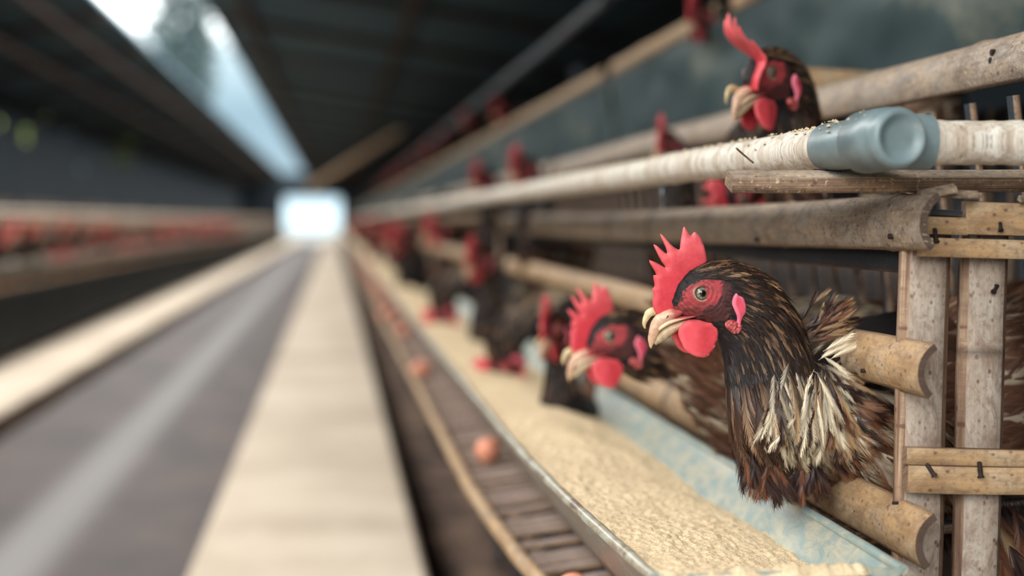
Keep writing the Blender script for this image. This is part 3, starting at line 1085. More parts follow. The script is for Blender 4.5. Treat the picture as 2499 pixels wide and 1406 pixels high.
for i in range(0, 18):
    c = copy_tree(tyB, None, 'slatted egg tray along the left row', 'egg trays of the left row')
    c.location = (MIR - TPX, c.location.y + i * (TL + .02), c.location.z); c.scale.x = -1

# eggs
def egg_mesh():
    V, F = [], []
    n, m = 18, 20
    for i in range(n + 1):
        a = math.pi * i / n
        z = -math.cos(a) * .028
        r = math.sin(a) * .0215 * (1 - .12 * math.cos(math.pi - a))
        for j in range(m): V.append((r * math.cos(2 * math.pi * j / m), r * math.sin(2 * math.pi * j / m), z))
    for i in range(n):
        for j in range(m): F.append((i * m + j, i * m + (j + 1) % m, (i + 1) * m + (j + 1) % m, (i + 1) * m + j))
    return V, F
V, F = egg_mesh()
egg0 = None
def add_egg(p, rz, label, group=None):
    global egg0
    if egg0 is None:
        o = mesh_obj('egg', V, F, M['egg']); egg0 = o
    else:
        o = egg0.copy(); COL.objects.link(o)
    o.location = p; o.rotation_euler = (0, math.radians(90), math.radians(rz))
    o.scale = (.82, .82, .82)
    tag(o, label, 'egg', group)
    if not group and 'group' in o: del o['group']
    return o
def tray_z(x): return EZ - .010 + (x - TPX) / (RX - TPX) * .03 + .004
for (px, py, rz, lab) in ((1400, 1446, 80, 'brown egg on the tray slats at the bottom edge of the view'),
                          (1192, 1098, 60, 'brown egg lying in the tray against the bamboo pole, halfway up the tray'),
                          (1030, 900, 20, 'blurred brown egg further up the tray, next to the grey pole'),
                          (935, 770, 80, 'most distant visible egg in the near tray')):
    p = W(px, py, Z=EZ + .02)
    p = W(px, py, Z=tray_z(p.x) + .0176)
    add_egg(p, rz, lab)
for i in range(14):
    y = 4.3 + i * .55 + random.uniform(-.1, .1)
    add_egg((TPX + random.uniform(.03, .05), y, tray_z(TPX + .03) + .0176), random.uniform(0, 180), 'tiny blurred brown egg far down the right egg tray', 'far eggs on the right')
for i in range(16):
    y = 6.6 + i * .4 + random.uniform(-.1, .1)
    add_egg((MIR - TPX - random.uniform(.03, .05), y, tray_z(TPX + .03) + .0176), random.uniform(0, 180), 'small blurred egg in the left egg tray', 'eggs on the left')

# ------------------------------------------------------------------ water pipe
PR = .0152
pa, pb = W(1905, 370, Y=1.04), W(1600, 421, Y=1.49)
PX, PZ = (pa.x + pb.x) / 2, (pa.z + pb.z) / 2
print('pipe', pa, pb)
pipe = thing('water_pipe', (PX, .93, PZ), 'whitewashed water pipe with grey-blue fittings running along the cage front', 'pipe')
capp = W(2182, 338, Y=.90)
bendx = lambda y: (capp.x - PX) * max(0., (1.35 - y) / (1.35 - .9)) ** 2
bendz = lambda y: (capp.z - PZ) * max(0., (1.35 - y) / (1.35 - .9)) ** 2
def ppt(y): return Vector((PX + bendx(y), y, PZ + bendz(y)))
yc1 = .995                                # end of the coupling seen at px 1955
mb = MB()
ys_ = [yc1 + (YF - 4 - yc1) * (j / 260) ** 2.2 for j in range(261)]
tube(mb, [ppt(y) + Vector((0, 0, .0015 * mnoise.noise(Vector((y * 4, 0, 0))))) for y in ys_],
     lambda t, u: PR + .0011 * mnoise.fractal(Vector((u * 55, 0, 0)), .8, 2, 3), 28,
     nodef=lambda u: max(0, .8 * math.exp(-((u - .075) / .0012) ** 2), .6 * math.exp(-((u - .09) / .0012) ** 2)))
# keep uv as metres around the pipe
mb.build('pipe_run', M['pipe'], pipe)
mb = MB()
tube(mb, [ppt(yc1 + .002), ppt(yc1), ppt(.945)], lambda t, u: PR + (.0005 if u < .001 else .0020), 32)
mb.build('coupling', M['pvc'], pipe)
d = (ppt(.90) - ppt(.95)).normalized()
c0 = ppt(.905)
mb = MB()
tube(mb, [c0 - d * .036, c0 - d * .034, c0 - d * .002, c0 + d * .004, c0 + d * .007], lambda t, u: {0: .016, 1: .0215}.get(0 if u < .001 else (1 if u < .037 else 2), .0200), 36)
mb.build('tee_body', M['pvc'], pipe)
mb = MB()                                  # round end cap with a recessed dish
rr_ = [(0.0200, 0), (.0205, .006), (.0185, .0105), (.0155, .0115), (.0135, .0085), (.008, .0078), (.0005, .0078)]
pth = [c0 + d * (.004 + h) for _, h in rr_]
sg = 40
t_ = d; n_ = (Vector((0, 0, 1)) - t_ * t_.z).normalized(); w_ = t_.cross(n_)
Vc, Fc = [], []
for (r, h) in rr_:
    for j in range(sg):
        a = 2 * math.pi * j / sg; Vc.append(c0 + d * (.004 + h) + w_ * r * math.sin(a) + n_ * r * math.cos(a))
for i in range(len(rr_) - 1):
    for j in range(sg): Fc.append((i * sg + j, i * sg + (j + 1) % sg, (i + 1) * sg + (j + 1) % sg, (i + 1) * sg + j))
Fc.append(tuple(range((len(rr_) - 1) * sg, len(rr_) * sg)))
mb.add(Vc, Fc); mb.build('end_cap', M['pvc'], pipe)
# side branch turning right
bc = c0 - d * .018
mb = MB(); tube(mb, [bc, bc + Vector((.036, 0, -.001))], .0190, 32, nrm=(0, 0, 1)); mb.build('tee_branch', M['pvc'], pipe)
mb = MB(); tube(mb, lerp_path(bc + Vector((.034, 0, -.001)), W(2900, 352, Y=bc.y), 60, wob=.001), lambda t, u: .0150 + .0009 * mnoise.fractal(Vector((u * 70, 5, 0)), .8, 2, 3), 28)
mb.build('branch_pipe', M['pipe'], pipe)
# crust ridge along the top of the pipe
mb = MB()
rr = random.Random(11)
for q in range(420):
    y = yc1 + rr.random() ** 1.4 * 1.6 if q > 60 else .905 + rr.random() * .09
    a = rr.gauss(0, .55)
    rad = PR + (.003 if y < yc1 else .0006)
    if q <= 60 and y < .94: rad = .0210
    p = ppt(y) + Vector((math.sin(a) * rad, 0, math.cos(a) * rad))
    s = rr.uniform(.0006, .0019)
    V8 = [p + Vector((math.cos(k * 1.047) * s * rr.uniform(.7, 1.3), math.sin(k * 1.047) * s * 1.6, -s * .3)) for k in range(6)] + [p + Vector((0, 0, s * rr.uniform(.5, 1)))]
    mb.add(V8, [(k, (k + 1) % 6, 6) for k in range(6)])
o = mb.build('dried_crust', M['feed'], pipe); o['kind'] = 'stuff'
# drinker nipples
def nipple(px, y, parent, big=True):
    p = ppt(y) + Vector((0, 0, -PR))
    mb = MB()
    def prof_r(t, u):
        return .0042 if u < .004 else (.0030 if u < .009 else (.0034 if u < .012 else (.0016 if u < .019 else .0013)))
    tube(mb, [p + Vector((0, 0, .003 - q * .001)) for q in range(26)], prof_r, 12, nrm=(0, 1, 0))
    tube(mb, [p + Vector((0, 0, -.0215)), p + Vector((0, 0, -.0235)), p + Vector((0, 0, -.025))], lambda t, u: .0019 if .0005 < u < .003 else .001, 10, nrm=(0, 1, 0))
    return mb.build('drinker_nipple', M['nip'], parent)
m, n, l, b = new_mat('dull_steel')
b.inputs['Base Color'].default_value = (*lin(120, 125, 128), 1); b.inputs['Metallic'].default_value = .9; b.inputs['Roughness'].default_value = .3
M['nip'] = m
nipple(1617, W(1617, 450, X=PX).y, pipe)
for y in (2.3, 3.2, 4.1, 5.0): nipple(0, y, pipe)
mb = MB()                                   # twig stuck at the pipe
tube(mb, [W(1797, 362, Y=1.05), W(1815, 378, Y=1.06), W(1838, 397, Y=1.075)], .0008, 6)
mb.build('twig', M['splinter'], pipe)
local_to(pipe, (PX, .93, PZ))
# pipe of the left row
mb = MB(); tube(mb, lerp_path((MIR - PX, 2, PZ), (MIR - PX, YF - 4, PZ), 40, wob=.004), .016, 12)
tag(mb.build('water_pipe', M['pipe']), 'pale water pipe along the front of the left row of cages', 'pipe')

# lath lying under the pipe
mb = MB()
slat(mb, W(1778, 441, Y=.985), W(2950, 440, Y=.985), (0, -.35, 1), .020, .0112, .12, n=90, wob=.0012, seed=40.1)
tag(mb.build('bamboo_lath', M['bamboo_old']), 'long thin bamboo lath lying level under the capped pipe end', 'lath')
# leaning pole near the far doorway
mb = MB(); tube(mb, lerp_path(W(752, 462, Y=16), W(870, 385, Y=16) + Vector((.5, 0, .3)), 12), .035, 8)
tag(mb.build('bamboo_pole', M['bamboo']), 'slanting tan bamboo pole beside the far doorway', 'pole')

# ------------------------------------------------------------------ hens
KP = EYE_D / FPX                       # metres per photo pixel at the hero's head
def hz(zx, zy): return (1550 + zx / 4.017 - 1703, -(540 + zy / 4.017 - 714))      # head-crop pixel -> px relative to the eye (x right, z up)
FACE = [hz(*p) for p in ((350, 900), (400, 800), (440, 690), (520, 610), (640, 560), (820, 565), (880, 610), (905, 720), (890, 860), (860, 960), (600, 1010), (450, 1010), (200, 1050), (180, 900))]
EYEP = [hz(*p) for p in ((445, 690), (520, 610), (640, 565), (800, 575), (810, 700), (760, 790), (640, 850), (600, 940), (420, 940), (300, 1000), (200, 950), (330, 850), (440, 780))]
HEAD_ST = [(1640, 746, 15, 13, 0), (1655, 741, 33, 22, 0), (1680, 731, 55, 34, 0), (1712, 722, 72, 44, 0), (1752, 724, 83, 50, 0), (1795, 742, 90, 55, 0)]
POSES = {
    'reach': [(1832, 778, 95, 60, 0), (1858, 830, 98, 64, 0), (1875, 890, 103, 70, 0), (1890, 950, 112, 80, 0), (1922, 1012, 132, 100, .01), (1985, 1050, 148, 125, .028),
              (2075, 1035, 176, 150, .055), (2180, 1030, 215, 180, .09), (2320, 1040, 255, 205, .10), (2460, 1050, 268, 212, .11), (2600, 1010, 240, 190, .11), (2740, 940, 170, 150, .11), (2850, 870, 90, 80, .11), (2910, 830, 35, 40, .11)],
    'upright': [(1832, 782, 92, 58, 0), (1852, 850, 92, 62, 0), (1860, 930, 98, 70, 0), (1868, 1010, 116, 86, 0), (1890, 1100, 150, 120, 0), (1940, 1190, 190, 160, 0),
                (2030, 1260, 205, 190, 0), (2150, 1290, 205, 195, 0), (2280, 1270, 180, 175, 0), (2380, 1210, 120, 110, 0), (2460, 1150, 40, 50, 0)],
    'perched': [(1832, 782, 92, 58, 0), (1852, 850, 92, 62, 0), (1868, 910, 100, 70, 0), (1895, 970, 120, 86, 0), (1950, 1020, 138, 110, 0), (2040, 1040, 148, 130, 0),
                (2160, 1040, 152, 140, 0), (2280, 1030, 145, 135, 0), (2380, 1000, 105, 100, 0), (2460, 970, 40, 50, 0)],
    'level': [(1835, 755, 82, 54, 0), (1900, 762, 78, 56, 0), (1980, 758, 80, 62, 0), (2070, 752, 92, 80, 0), (2180, 752, 118, 108, 0), (2320, 755, 140, 130, 0),
              (2460, 760, 135, 125, 0), (2580, 755, 90, 80, 0), (2650, 735, 30, 40, 0)],
    'feeding': [(1703 + 20, 714 - 112, 88, 56, 0), (1703 + 50, 714 - 180, 92, 62, 0), (1703 + 110, 714 - 240, 100, 70, 0), (1703 + 190, 714 - 260, 122, 90, 0), (1703 + 290, 714 - 240, 155, 125, 0),
                (1703 + 410, 714 - 200, 190, 165, 0), (1703 + 540, 714 - 180, 205, 190, 0), (1703 + 670, 714 - 190, 195, 180, 0), (1703 + 780, 714 - 240, 150, 130, 0), (1703 + 860, 714 - 300, 80, 70, 0), (1703 + 910, 714 - 345, 30, 40, 0)],
}
HEAD_ROT = {'reach': 0, 'upright': 0, 'perched': 0, 'level': 0, 'feeding': math.radians(62)}     # nose-down turn of the head


def body_rings(pose):
    th = HEAD_ROT[pose]
    st = []
    for (x, y, a, b, dy) in HEAD_ST[:6 if pose != 'feeding' else 5]:
        rx, rz_ = x - 1703, -(y - 714)
        st.append(((rx * math.cos(th) - rz_ * math.sin(th)) * KP, dy, (rx * math.sin(th) + rz_ * math.cos(th)) * KP, a * KP, b * KP))
    for (x, y, a, b, dy) in POSES[pose]:
        st.append(((x - 1703) * KP, dy, -(y - 714) * KP, a * KP, b * KP))
    return st, catmull(st, 14)


def unrot(pose, x, z):
    th = -HEAD_ROT[pose]
    return (x * math.cos(th) - z * math.sin(th)) / KP, (x * math.sin(th) + z * math.cos(th)) / KP


C_DARK = lin(20, 14, 17); C_BROWN = lin(74, 46, 38); C_RUST = lin(128, 80, 54); C_TAN = lin(182, 146, 108); C_CREAM = lin(216, 202, 176)
C_FACE = lin(176, 62, 68); C_FACED = lin(84, 44, 44); C_RED = lin(200, 54, 66); C_PINK = lin(228, 112, 116)


class Surf:
    def __init__(s, pose):
        s.pose = pose
        st, r = body_rings(pose)
        s.idx = np.array([q[0] for q in r]); s.R = np.array([q[1] for q in r])
        s.n = len(r)
        s.T = np.gradient(s.R[:, :3], axis=0)
        s.T /= np.linalg.norm(s.T, axis=1)[:, None] + 1e-9
    def frame(s, f):
        i = min(int(f), s.n - 2); t = f - i
        R = s.R[i] * (1 - t) + s.R[i + 1] * t
        T = s.T[i] * (1 - t) + s.T[i + 1] * t
        T = Vector(T).normalized()
        S = Vector((0, 1, 0)); S = (S - T * S.dot(T)).normalized()
        U = S.cross(T) * -1          # up / back of the neck
        if False: pass
        return Vector(R[:3]), T, S, U, R[3], R[4]
    def point(s, f, th):
        c, T, S, U, a, b = s.frame(f)
        p = c + U * (a * math.cos(th)) + S * (b * math.sin(th))
        nrm = (U * (math.cos(th) * b) + S * (math.sin(th) * a)).normalized()
        return p, nrm, T
    def sidx(s, f):
        i = min(int(f), s.n - 2); t = f - i
        v = s.idx[i] * (1 - t) + s.idx[i + 1] * t
        return v + (1 if s.pose == 'feeding' and v > 4.5 else 0)


def hen_body_mesh(sf):
    V, F, Cc = [], [], []
    m = 110
    for i in range(sf.n):
        for j in range(m):
            th = 2 * math.pi * j / m
            p, nr, T = sf.point(i, th)
            hx, hz_ = unrot(sf.pose, p.x, p.z)
            k = sf.sidx(i)
            c = C_DARK
            if k < 5.2:
                jx = hx + 5 * mnoise.noise(Vector((hx * .15, hz_ * .15, 9))); jz = hz_ + 5 * mnoise.noise(Vector((hx * .15, hz_ * .15, 19)))
                if inside(EYEP, jx, jz):
                    q = .5 + .5 * mnoise.noise(Vector((hx * .05, hz_ * .09, 2)))
                    rd = math.hypot(hx, hz_)
                    wr = .5 + .5 * math.sin(rd * .62 + 3.5 * mnoise.noise(Vector((hx * .04, hz_ * .04, 5))))  # crease shade painted in: face colour darkens between the wrinkles
                    low = max(0, min(1, (-hz_ - 18) / 22)); q = min(1, .25 * (1 - wr) + .55 * q * q + .55 * low)
                    if hz_ > 8 and 25 < rd < 30: q = max(q, .7)
                    c = tuple(C_FACE[w] * (1 - q) + C_FACED[w] * q for w in range(3))
                elif inside(FACE, jx, jz):
                    c = tuple(C_FACED[w] * .7 for w in range(3))
                rad = math.hypot(hx, hz_)
                if inside(FACE, hx, hz_): p = p + nr * (.0005 * math.sin(rad * .62 + 3.5 * mnoise.noise(Vector((hx * .04, hz_ * .04, 5)))) * max(0, 1 - rad / 90))
                p = p + nr * (.0006 * mnoise.fractal(Vector((hx * .06, hz_ * .12, 0)), .8, 2, 3))
            V.append(p); Cc.append(c)
    for i in range(sf.n - 1):
        for j in range(m):
            F.append((i * m + j, i * m + (j + 1) % m, (i + 1) * m + (j + 1) % m, (i + 1) * m + j))
    F.append(tuple(reversed(range(m)))); F.append(tuple(range((sf.n - 1) * m, sf.n * m)))
    return V, F, Cc


def add_feather(mb, root, d, nrm, L, w, cs, ce, ct, nb, droop, rr, split=1.0):
    """one feather: shaft plus barbs. cs shaft colour, ce barb-end colour, ct tip colour"""
    side = d.cross(nrm).normalized()
    V, F, C = [], [], []
    def pt(t): return root + d * (L * t) + nrm * (L * (.10 * math.sin(t * 2.2) - droop * t * t))
    bend = rr.uniform(-.10, .10) * L
    def P(t): return pt(t) + side * bend * t * t
    ns = 3; sw = w * .05
    k = 0
    for i in range(ns + 1):
        t = i / ns
        V += [P(t) + side * sw * (1 - t * .8) + nrm * .0002, P(t) - side * sw * (1 - t * .8) + nrm * .0002]
        c = tuple(cs[q] * (1 - t) + ct[q] * t for q in range(3))
        C += [c, c]
        if i: F.append((k, k + 1, k + 3, k + 2)); k += 2
    step = 1.0 / nb
    for sgn in (-1, 1):
        for i in range(nb):
            t = .06 + .92 * i / nb
            ww = w * (math.sin(math.pi * min(1, t * .80 + .17)) ** .6) * rr.uniform(.8, 1.12)
            fwd = ww * 2.8 + L * step * .4
            a, b_ = P(t), P(min(1, t + step * 1.5))
            e = P(min(1., t + step)) + side * sgn * ww + d * fwd - nrm * ww * .28
            jitter = rr.uniform(-.05, .05) * L * split
            e += d * jitter
            k = len(V)
            V += [a, b_, e - side * sgn * (.12 * ww * rr.random())]
            m_ = .75 + .5 * rr.random()
            c1 = tuple((cs[q] * (1 - t) + ct[q] * t * .8 + cs[q] * t * .2) for q in range(3))
            c2 = tuple((ce[q] * (1 - t * .7) + ct[q] * t * .7) * m_ for q in range(3))
            C += [c1, c1, c2]
            F.append((k, k + 1, k + 2) if sgn < 0 else (k, k + 2, k + 1))
    mb.add(V, F, None, C)


def mixc(a, b, t): return tuple(a[i] * (1 - t) + b[i] * t for i in range(3))


def plumage(sf, seed, density=1.0):
    rr = random.Random(seed)
    head, neck, body = MB(), MB(), MB()
    # arc-length-and-girth weighted positions
    seglen = [np.linalg.norm(sf.R[i + 1][:3] - sf.R[i][:3]) for i in range(sf.n - 1)]
    items = []
    for i in range(sf.n - 1):
        k = sf.sidx(i + .5)
        area = seglen[i] * (sf.R[i][3] + sf.R[i][4]) * math.pi
        if k < 3.2: dn = 560000
        elif k < 5: dn = 360000
        elif k < 8: dn = 170000
        elif k < 11.5: dn = 100000
        else: dn = 42000
        cnt = area * dn * density
        cnt = int(cnt) + (rr.random() < cnt % 1)
        for q in range(cnt): items.append((i + rr.random(), rr.uniform(-math.pi, math.pi)))
    for f, th in items:
        p, nr, T = sf.point(f, th)
        k = sf.sidx(f)
        hx, hz_ = unrot(sf.pose, p.x, p.z)
        small = False
        if k < 5.6:
            if math.hypot(hx, hz_) < 26: continue
            if inside(EYEP, hx, hz_):
                if rr.random() < .55: continue
                small = 2
            elif inside(FACE, hx, hz_): small = True
            if k < 1.2: continue
        back = math.cos(th)                         # 1 = back of the neck, -1 = throat
        r1 = rr.random()
        d = (T + nr.cross(T) * rr.gauss(0, .07)).normalized()
        if small:
            if rr.random() < .2: continue
            L, w = rr.uniform(.004, .008), .0006
            cs = ce = ct = mixc(C_DARK, C_FACED, rr.random() * .7); nb = 3; lift = .12
            if small == 2: L *= .55; w = .0004; cs = ce = ct = mixc(C_FACED, C_FACE, rr.random() * .9); lift = .10
            mb = head
        elif k < 5.5:
            s = (k / 5.5)
            L, w = .008 + .012 * s, .0012 + .0011 * s
            L *= rr.uniform(.8, 1.2)
            cs = C_DARK; lt = mixc(C_RUST, C_TAN, rr.random())
            str_ = r1 < .42 * max(.45, back)
            w *= .72
            ce = mixc(C_DARK, lt, .75 if str_ else .08); ct = mixc(C_DARK, lt, .9 if str_ else .05); nb = 5; lift = .13
            mb = head
        elif k < 8.2:
            s = (k - 5.5) / 2.7
            L, w = (.026 + .024 * s) * rr.uniform(.8, 1.2), .0016 + .0010 * s
            lt = mixc(C_RUST, C_TAN, rr.random())
            lightp = .15 + .32 * s
            if abs(th) > 2.3: lightp = .12
            on = r1 < lightp
            cs = C_DARK; ce = mixc(C_DARK, lt, .5 if on else .05)
            ct = mixc(C_DARK, mixc(lt, C_CREAM, .35 * s), .95 if on else .08); nb = 12; lift = .09
            mb = neck
        elif k < 12.2:
            s = (k - 8.2) / 4.0
            L, w = rr.uniform(.036, .058), rr.uniform(.0020, .0036)
            front = back < -.30 - .1 * math.sin(k * 3)
            if front:
                on = r1 < .24
                lt = mixc(C_RUST, C_TAN, rr.random() * .6)
                cs = C_DARK; ce = mixc(C_DARK, lt, .9 if on else .12); ct = mixc(mixc(C_DARK, C_RUST, .25), mixc(lt, C_CREAM, .2), .8 if on else .1)
                if sf.pose != 'level': d = (d + Vector((.12, 0, -.25))).normalized(); d = (d - nr * d.dot(nr)).normalized()
                w *= 1.5
            else:
                on = r1 < (.62 if k < 11 else .36)
                lt = mixc(C_TAN, C_CREAM, rr.random() ** .7)
                cs = mixc(C_BROWN, lt, .5) if on and rr.random() < .6 else C_DARK
                ce = mixc(C_BROWN, lt, .85 if on else .1); ct = mixc(C_DARK, mixc(lt, C_CREAM, .5), .95 if on else .2)
            nb = 22; lift = .13
            mb = neck
        else:
            L, w = rr.uniform(.032, .05), rr.uniform(.006, .010)
            on = r1 < .18
            lt = mixc(C_RUST, C_CREAM, rr.random() if on else .1)
            cs = mixc(C_BROWN, lt, .4); ce = mixc(C_DARK, lt, .7 if on else .35); ct = mixc(C_DARK, C_RUST, rr.uniform(.1, .7)) if not on else lt
            nb = 15; lift = .12
            mb = body
        if sf.pose == 'level' and k > 5.5:
            L *= .7
            if k < 11: ce = mixc(ce, C_DARK, .5); ct = mixc(ct, C_DARK, .4)
        dd = (d * math.cos(lift) + nr * math.sin(lift)).normalized()
        add_feather(mb, p - nr * (.0001 if k < 5.5 else .0008), dd, nr, L, w, cs, ce, ct, nb, .08 if k < 5.5 else .16, rr)
    return head, neck, body


def blade_parts(sf_pose, comb_warp=1.0, comb_mir=False):
    """comb, wattles, lobes, beak and eyes around the eye origin, head level"""
    G = {}
    comb = [hz(*p) for p in ((215, 925), (172, 860), (160, 790), (175, 715), (158, 665), (188, 635), (168, 526), (210, 528), (116, 374), (185, 398), (255, 437), (300, 462), (235, 370), (166, 222), (205, 238),
                             (302, 328), (305, 285), (234, 120), (272, 140), (350, 240), (430, 290), (442, 200), (476, 44), (508, 85), (545, 150), (590, 98), (640, 150), (678, 235), (697, 310), (712, 400),
                             (640, 470), (560, 560), (470, 640), (420, 740), (400, 830), (330, 900))]
    def place(x, z, o):
        y = comb_warp * (3.0 * math.sin((x + 10) * .035) + 2.5 * math.sin(z * .05)) * max(0, min(1, (z + 20) / 60))
        if comb_warp > 2:
            h_ = max(0, z - 25); y = (x + 30) * .72 + .34 * h_ - 10 * math.sin(z * .045); x = -34 + (x + 30) * .5 - .30 * h_ + 6 * math.sin(z * .04)
        lean = comb_warp * .06 * max(0, z - 40)
        return Vector((x * KP, (y + lean) * KP + o, z * KP))
    def cf(x, z, k):
        q = .5 + .5 * mnoise.fractal(Vector((x * .05, z * .05, 0)), .8, 2, 4); h = max(0, min(1, (z - 30) / 120))
        return mixc(mixc(C_RED, lin(170, 34, 48), .6 * max(0, .6 - q)), C_PINK, min(1, .55 * q * h + .3 * h + .25 * (1 - k)))
    G['comb'] = inflate(comb, 3.2, .0024, 16, place, cf)
    for nm, ysg in (('wattle', -1), ('wattle', 1)):
        out = [hz(*p) for p in ((450, 985), (405, 1040), (398, 1110), (430, 1190), (475, 1265), (550, 1315), (660, 1332), (725, 1285), (780, 1185), (803, 1100), (792, 1025), (740, 975), (690, 990), (600, 960), (520, 955))]
        def placew(x, z, o, ysg=ysg):
            fold = 3.0 * math.sin((x + 30) * .07) * min(1, max(0, (-62 - z) / 30))
            if ysg > 0: x = x - 8; z = z * 1.0 + 3
            return Vector((x * KP, (ysg * (20 + max(0, (-60 - z)) * .10) + ysg * fold) * KP + o, z * KP))
        G[nm + str(ysg)] = inflate(out, 4.0, .0021, 13, placew, lambda x, z, k: mixc(C_RED, C_PINK, .1 + .35 * (1 - k) + .25 * max(0, mnoise.noise(Vector((x * .05, z * .03, 4))))))
    for ysg in (-1, 1):
        out = [hz(*p) for p in ((903, 740), (932, 690), (960, 720), (1005, 735), (1033, 800), (1030, 880), (990, 945), (978, 1060), (955, 1092), (935, 1075), (942, 1000), (945, 930), (915, 860), (892, 800))]
        def placel(x, z, o, ysg=ysg): return Vector((x * KP, ysg * (59 + 2.5 * math.sin(z * .1)) * KP + o, z * KP))
        G['earlobe' + str(ysg)] = inflate(out, 3.0, .0022, 9, placel, lambda x, z, k: mixc(lin(200, 66, 88), lin(228, 130, 150), (1 - k) * .8))
        out = [hz(*p) for p in ((825, 985), (870, 950), (930, 960), (1000, 1000), (1005, 1050), (935, 1100), (880, 1070), (835, 1030))]
        def placek(x, z, o, ysg=ysg): return Vector((x * KP, ysg * (55 + 3 * mnoise.noise(Vector((x * .2, z * .2, 0)))) * KP + o, z * KP))
        G['throat_lobe' + str(ysg)] = inflate(out, 3.0, .0025, 8, placek, lambda x, z, k: mixc(lin(150, 48, 52), lin(225, 150, 140), max(0, mnoise.noise(Vector((x * .25, z * .25, 0))) * 1.6)))
    def loft(st, cols, m=20, y0=0):
        R = catmull([(hz(a, b)[0] * KP, y0 * KP, hz(a, b)[1] * KP, ra / 4.017 * KP, rb / 4.017 * KP) for (a, b, ra, rb) in st], 6)
        V, F, C = [], [], []
        A = np.array([q[1] for q in R]); T = np.gradient(A[:, :3], axis=0)
        for i, (s_, r) in enumerate(R):
            t = Vector(T[i]).normalized(); S = Vector((0, 1, 0)); U = S.cross(t)
            for j in range(m):
                a = 2 * math.pi * j / m
                p = Vector(r[:3]) + U * (max(r[3], 1e-4) * math.cos(a)) + S * (max(r[4], 1e-4) * math.sin(a))
                V.append(p + mnoise.noise_vector(p * 260) * .0004)
                cc_ = mixc(cols[0], cols[1], min(1, i / len(R)) * .8 + .25 * mnoise.noise(p * 180))
                hx_ = p.x / KP
                C.append(mixc(cc_, lin(168, 78, 76), max(0, min(1, (hx_ + 82) / 22)) * (1 if p.z / KP > -62 else .25)))
        n = len(R)
        for i in range(n - 1):
            for j in range(m): F.append((i * m + j, i * m + (j + 1) % m, (i + 1) * m + (j + 1) % m, (i + 1) * m + j))
        F.append(tuple(reversed(range(m)))); F.append(tuple(range((n - 1) * m, n * m)))
        return V, F, C
    def join(*parts):
        V, F, C = [], [], []
        for v, f, c in parts:
            k = len(V); V += v; F += [tuple(i + k for i in q) for q in f]; C += c
        return V, F, C
    c1 = (lin(206, 168, 144), lin(190, 150, 118)); c2 = (lin(216, 190, 162), lin(206, 176, 146)); c3 = (lin(182, 158, 126), lin(158, 140, 112))
    G['upper_beak'] = join(loft([(470, 872, 26, 60), (385, 900, 52, 84), (310, 925, 62, 76), (245, 965, 64, 62), (200, 1025, 60, 48), (172, 1095, 50, 36), (155, 1160, 36, 24), (147, 1210, 19, 14), (148, 1245, 4, 4)], c1),
                           loft([(600, 922, 5, 60), (540, 932, 12, 128), (450, 948, 20, 116), (370, 968, 26, 98), (290, 1002, 30, 76), (215, 1060, 26, 52)], c2))
    V, F, C = [], [], []
    for sg in (-1, 1):
        k0 = len(V); cx_, cz_ = hz(300, 925)
        for j in range(12):
            a = 2 * math.pi * j / 12
            u, v = 9 * math.cos(a), 2.2 * math.sin(a)
            V.append(Vector(((cx_ + u * .62 - v * .78) * KP, sg * 18.2 * KP - sg * abs(u) * .12 * KP, (cz_ + u * .78 + v * .62) * KP)))
        V.append(Vector((cx_ * KP, sg * 19.6 * KP, cz_ * KP)))
        for j in range(12): F.append((k0 + j, k0 + (j + 1) % 12, k0 + 12))
    C = [lin(58, 34, 32)] * len(V)
    G['nostril'] = (V, F, C)
    G['lower_beak'] = loft([(540, 975, 20, 100), (440, 1008, 40, 90), (350, 1055, 52, 70), (280, 1110, 52, 52), (225, 1162, 38, 34), (188, 1205, 16, 14)], c3)
    G['beak_tip'] = loft([(300, 880, 20, 20), (215, 880, 40, 26), (155, 895, 42, 24), (118, 940, 34, 20), (98, 1000, 20, 14), (100, 1055, 6, 5)], (lin(206, 182, 140), lin(196, 176, 136)), y0=17)
    # nostril: small dark slit
    def eye(ysg):
        V, F, C = [], [], []
        m, n = 28, 16; R = 20.5 * KP
        cy = ysg * 28.5 * KP
        for i in range(n + 1):
            a = (math.pi * .62) * i / n
            for j in range(m):
                b_ = 2 * math.pi * j / m
                rad = R * math.sin(a)
                V.append(Vector((rad * math.cos(b_), cy + ysg * R * math.cos(a), rad * math.sin(b_))))
                q = rad / KP
                if a > 1.57: c = lin(60, 50, 48)
                elif q < 7.6: c = (.004, .004, .005)
                elif q < 9.0: c = lin(52, 54, 46)
                elif q < 14.0: c = mixc(lin(92, 92, 78), lin(128, 124, 102), .5 + .5 * math.sin(b_ * 9))
                elif q < 16.5: c = lin(38, 40, 40)
                else: c = lin(120, 108, 94)
                C.append(c)
        for i in range(n):
            for j in range(m): F.append((i * m + j, i * m + (j + 1) % m, (i + 1) * m + (j + 1) % m, (i + 1) * m + j))
        return V, F, C
    def lid(ysg):
        V, F, C = [], [], []
        m, n = 36, 10
        for i in range(m):
            a = 2 * math.pi * i / m
            for (Rr, rr0, off) in ((19.5, 2.9, 40.5),):
                for j in range(n):
                    b_ = 2 * math.pi * j / n
                    q = Rr + rr0 * math.cos(b_) + .6 * math.sin(a * 3)
                    V.append(Vector((q * math.cos(a) * KP * 1.04, ysg * (off + rr0 * 1.2 * math.sin(b_)) * KP, q * math.sin(a) * KP * .95)))
                    C.append(mixc(lin(160, 126, 112), lin(120, 60, 58), min(1, max(0, math.sin(a + .4)) * 1.1)))
        for i in range(m):
            for j in range(n): F.append((i * n + j, i * n + (j + 1) % n, ((i + 1) % m) * n + (j + 1) % n, ((i + 1) % m) * n + j))
        return V, F, C
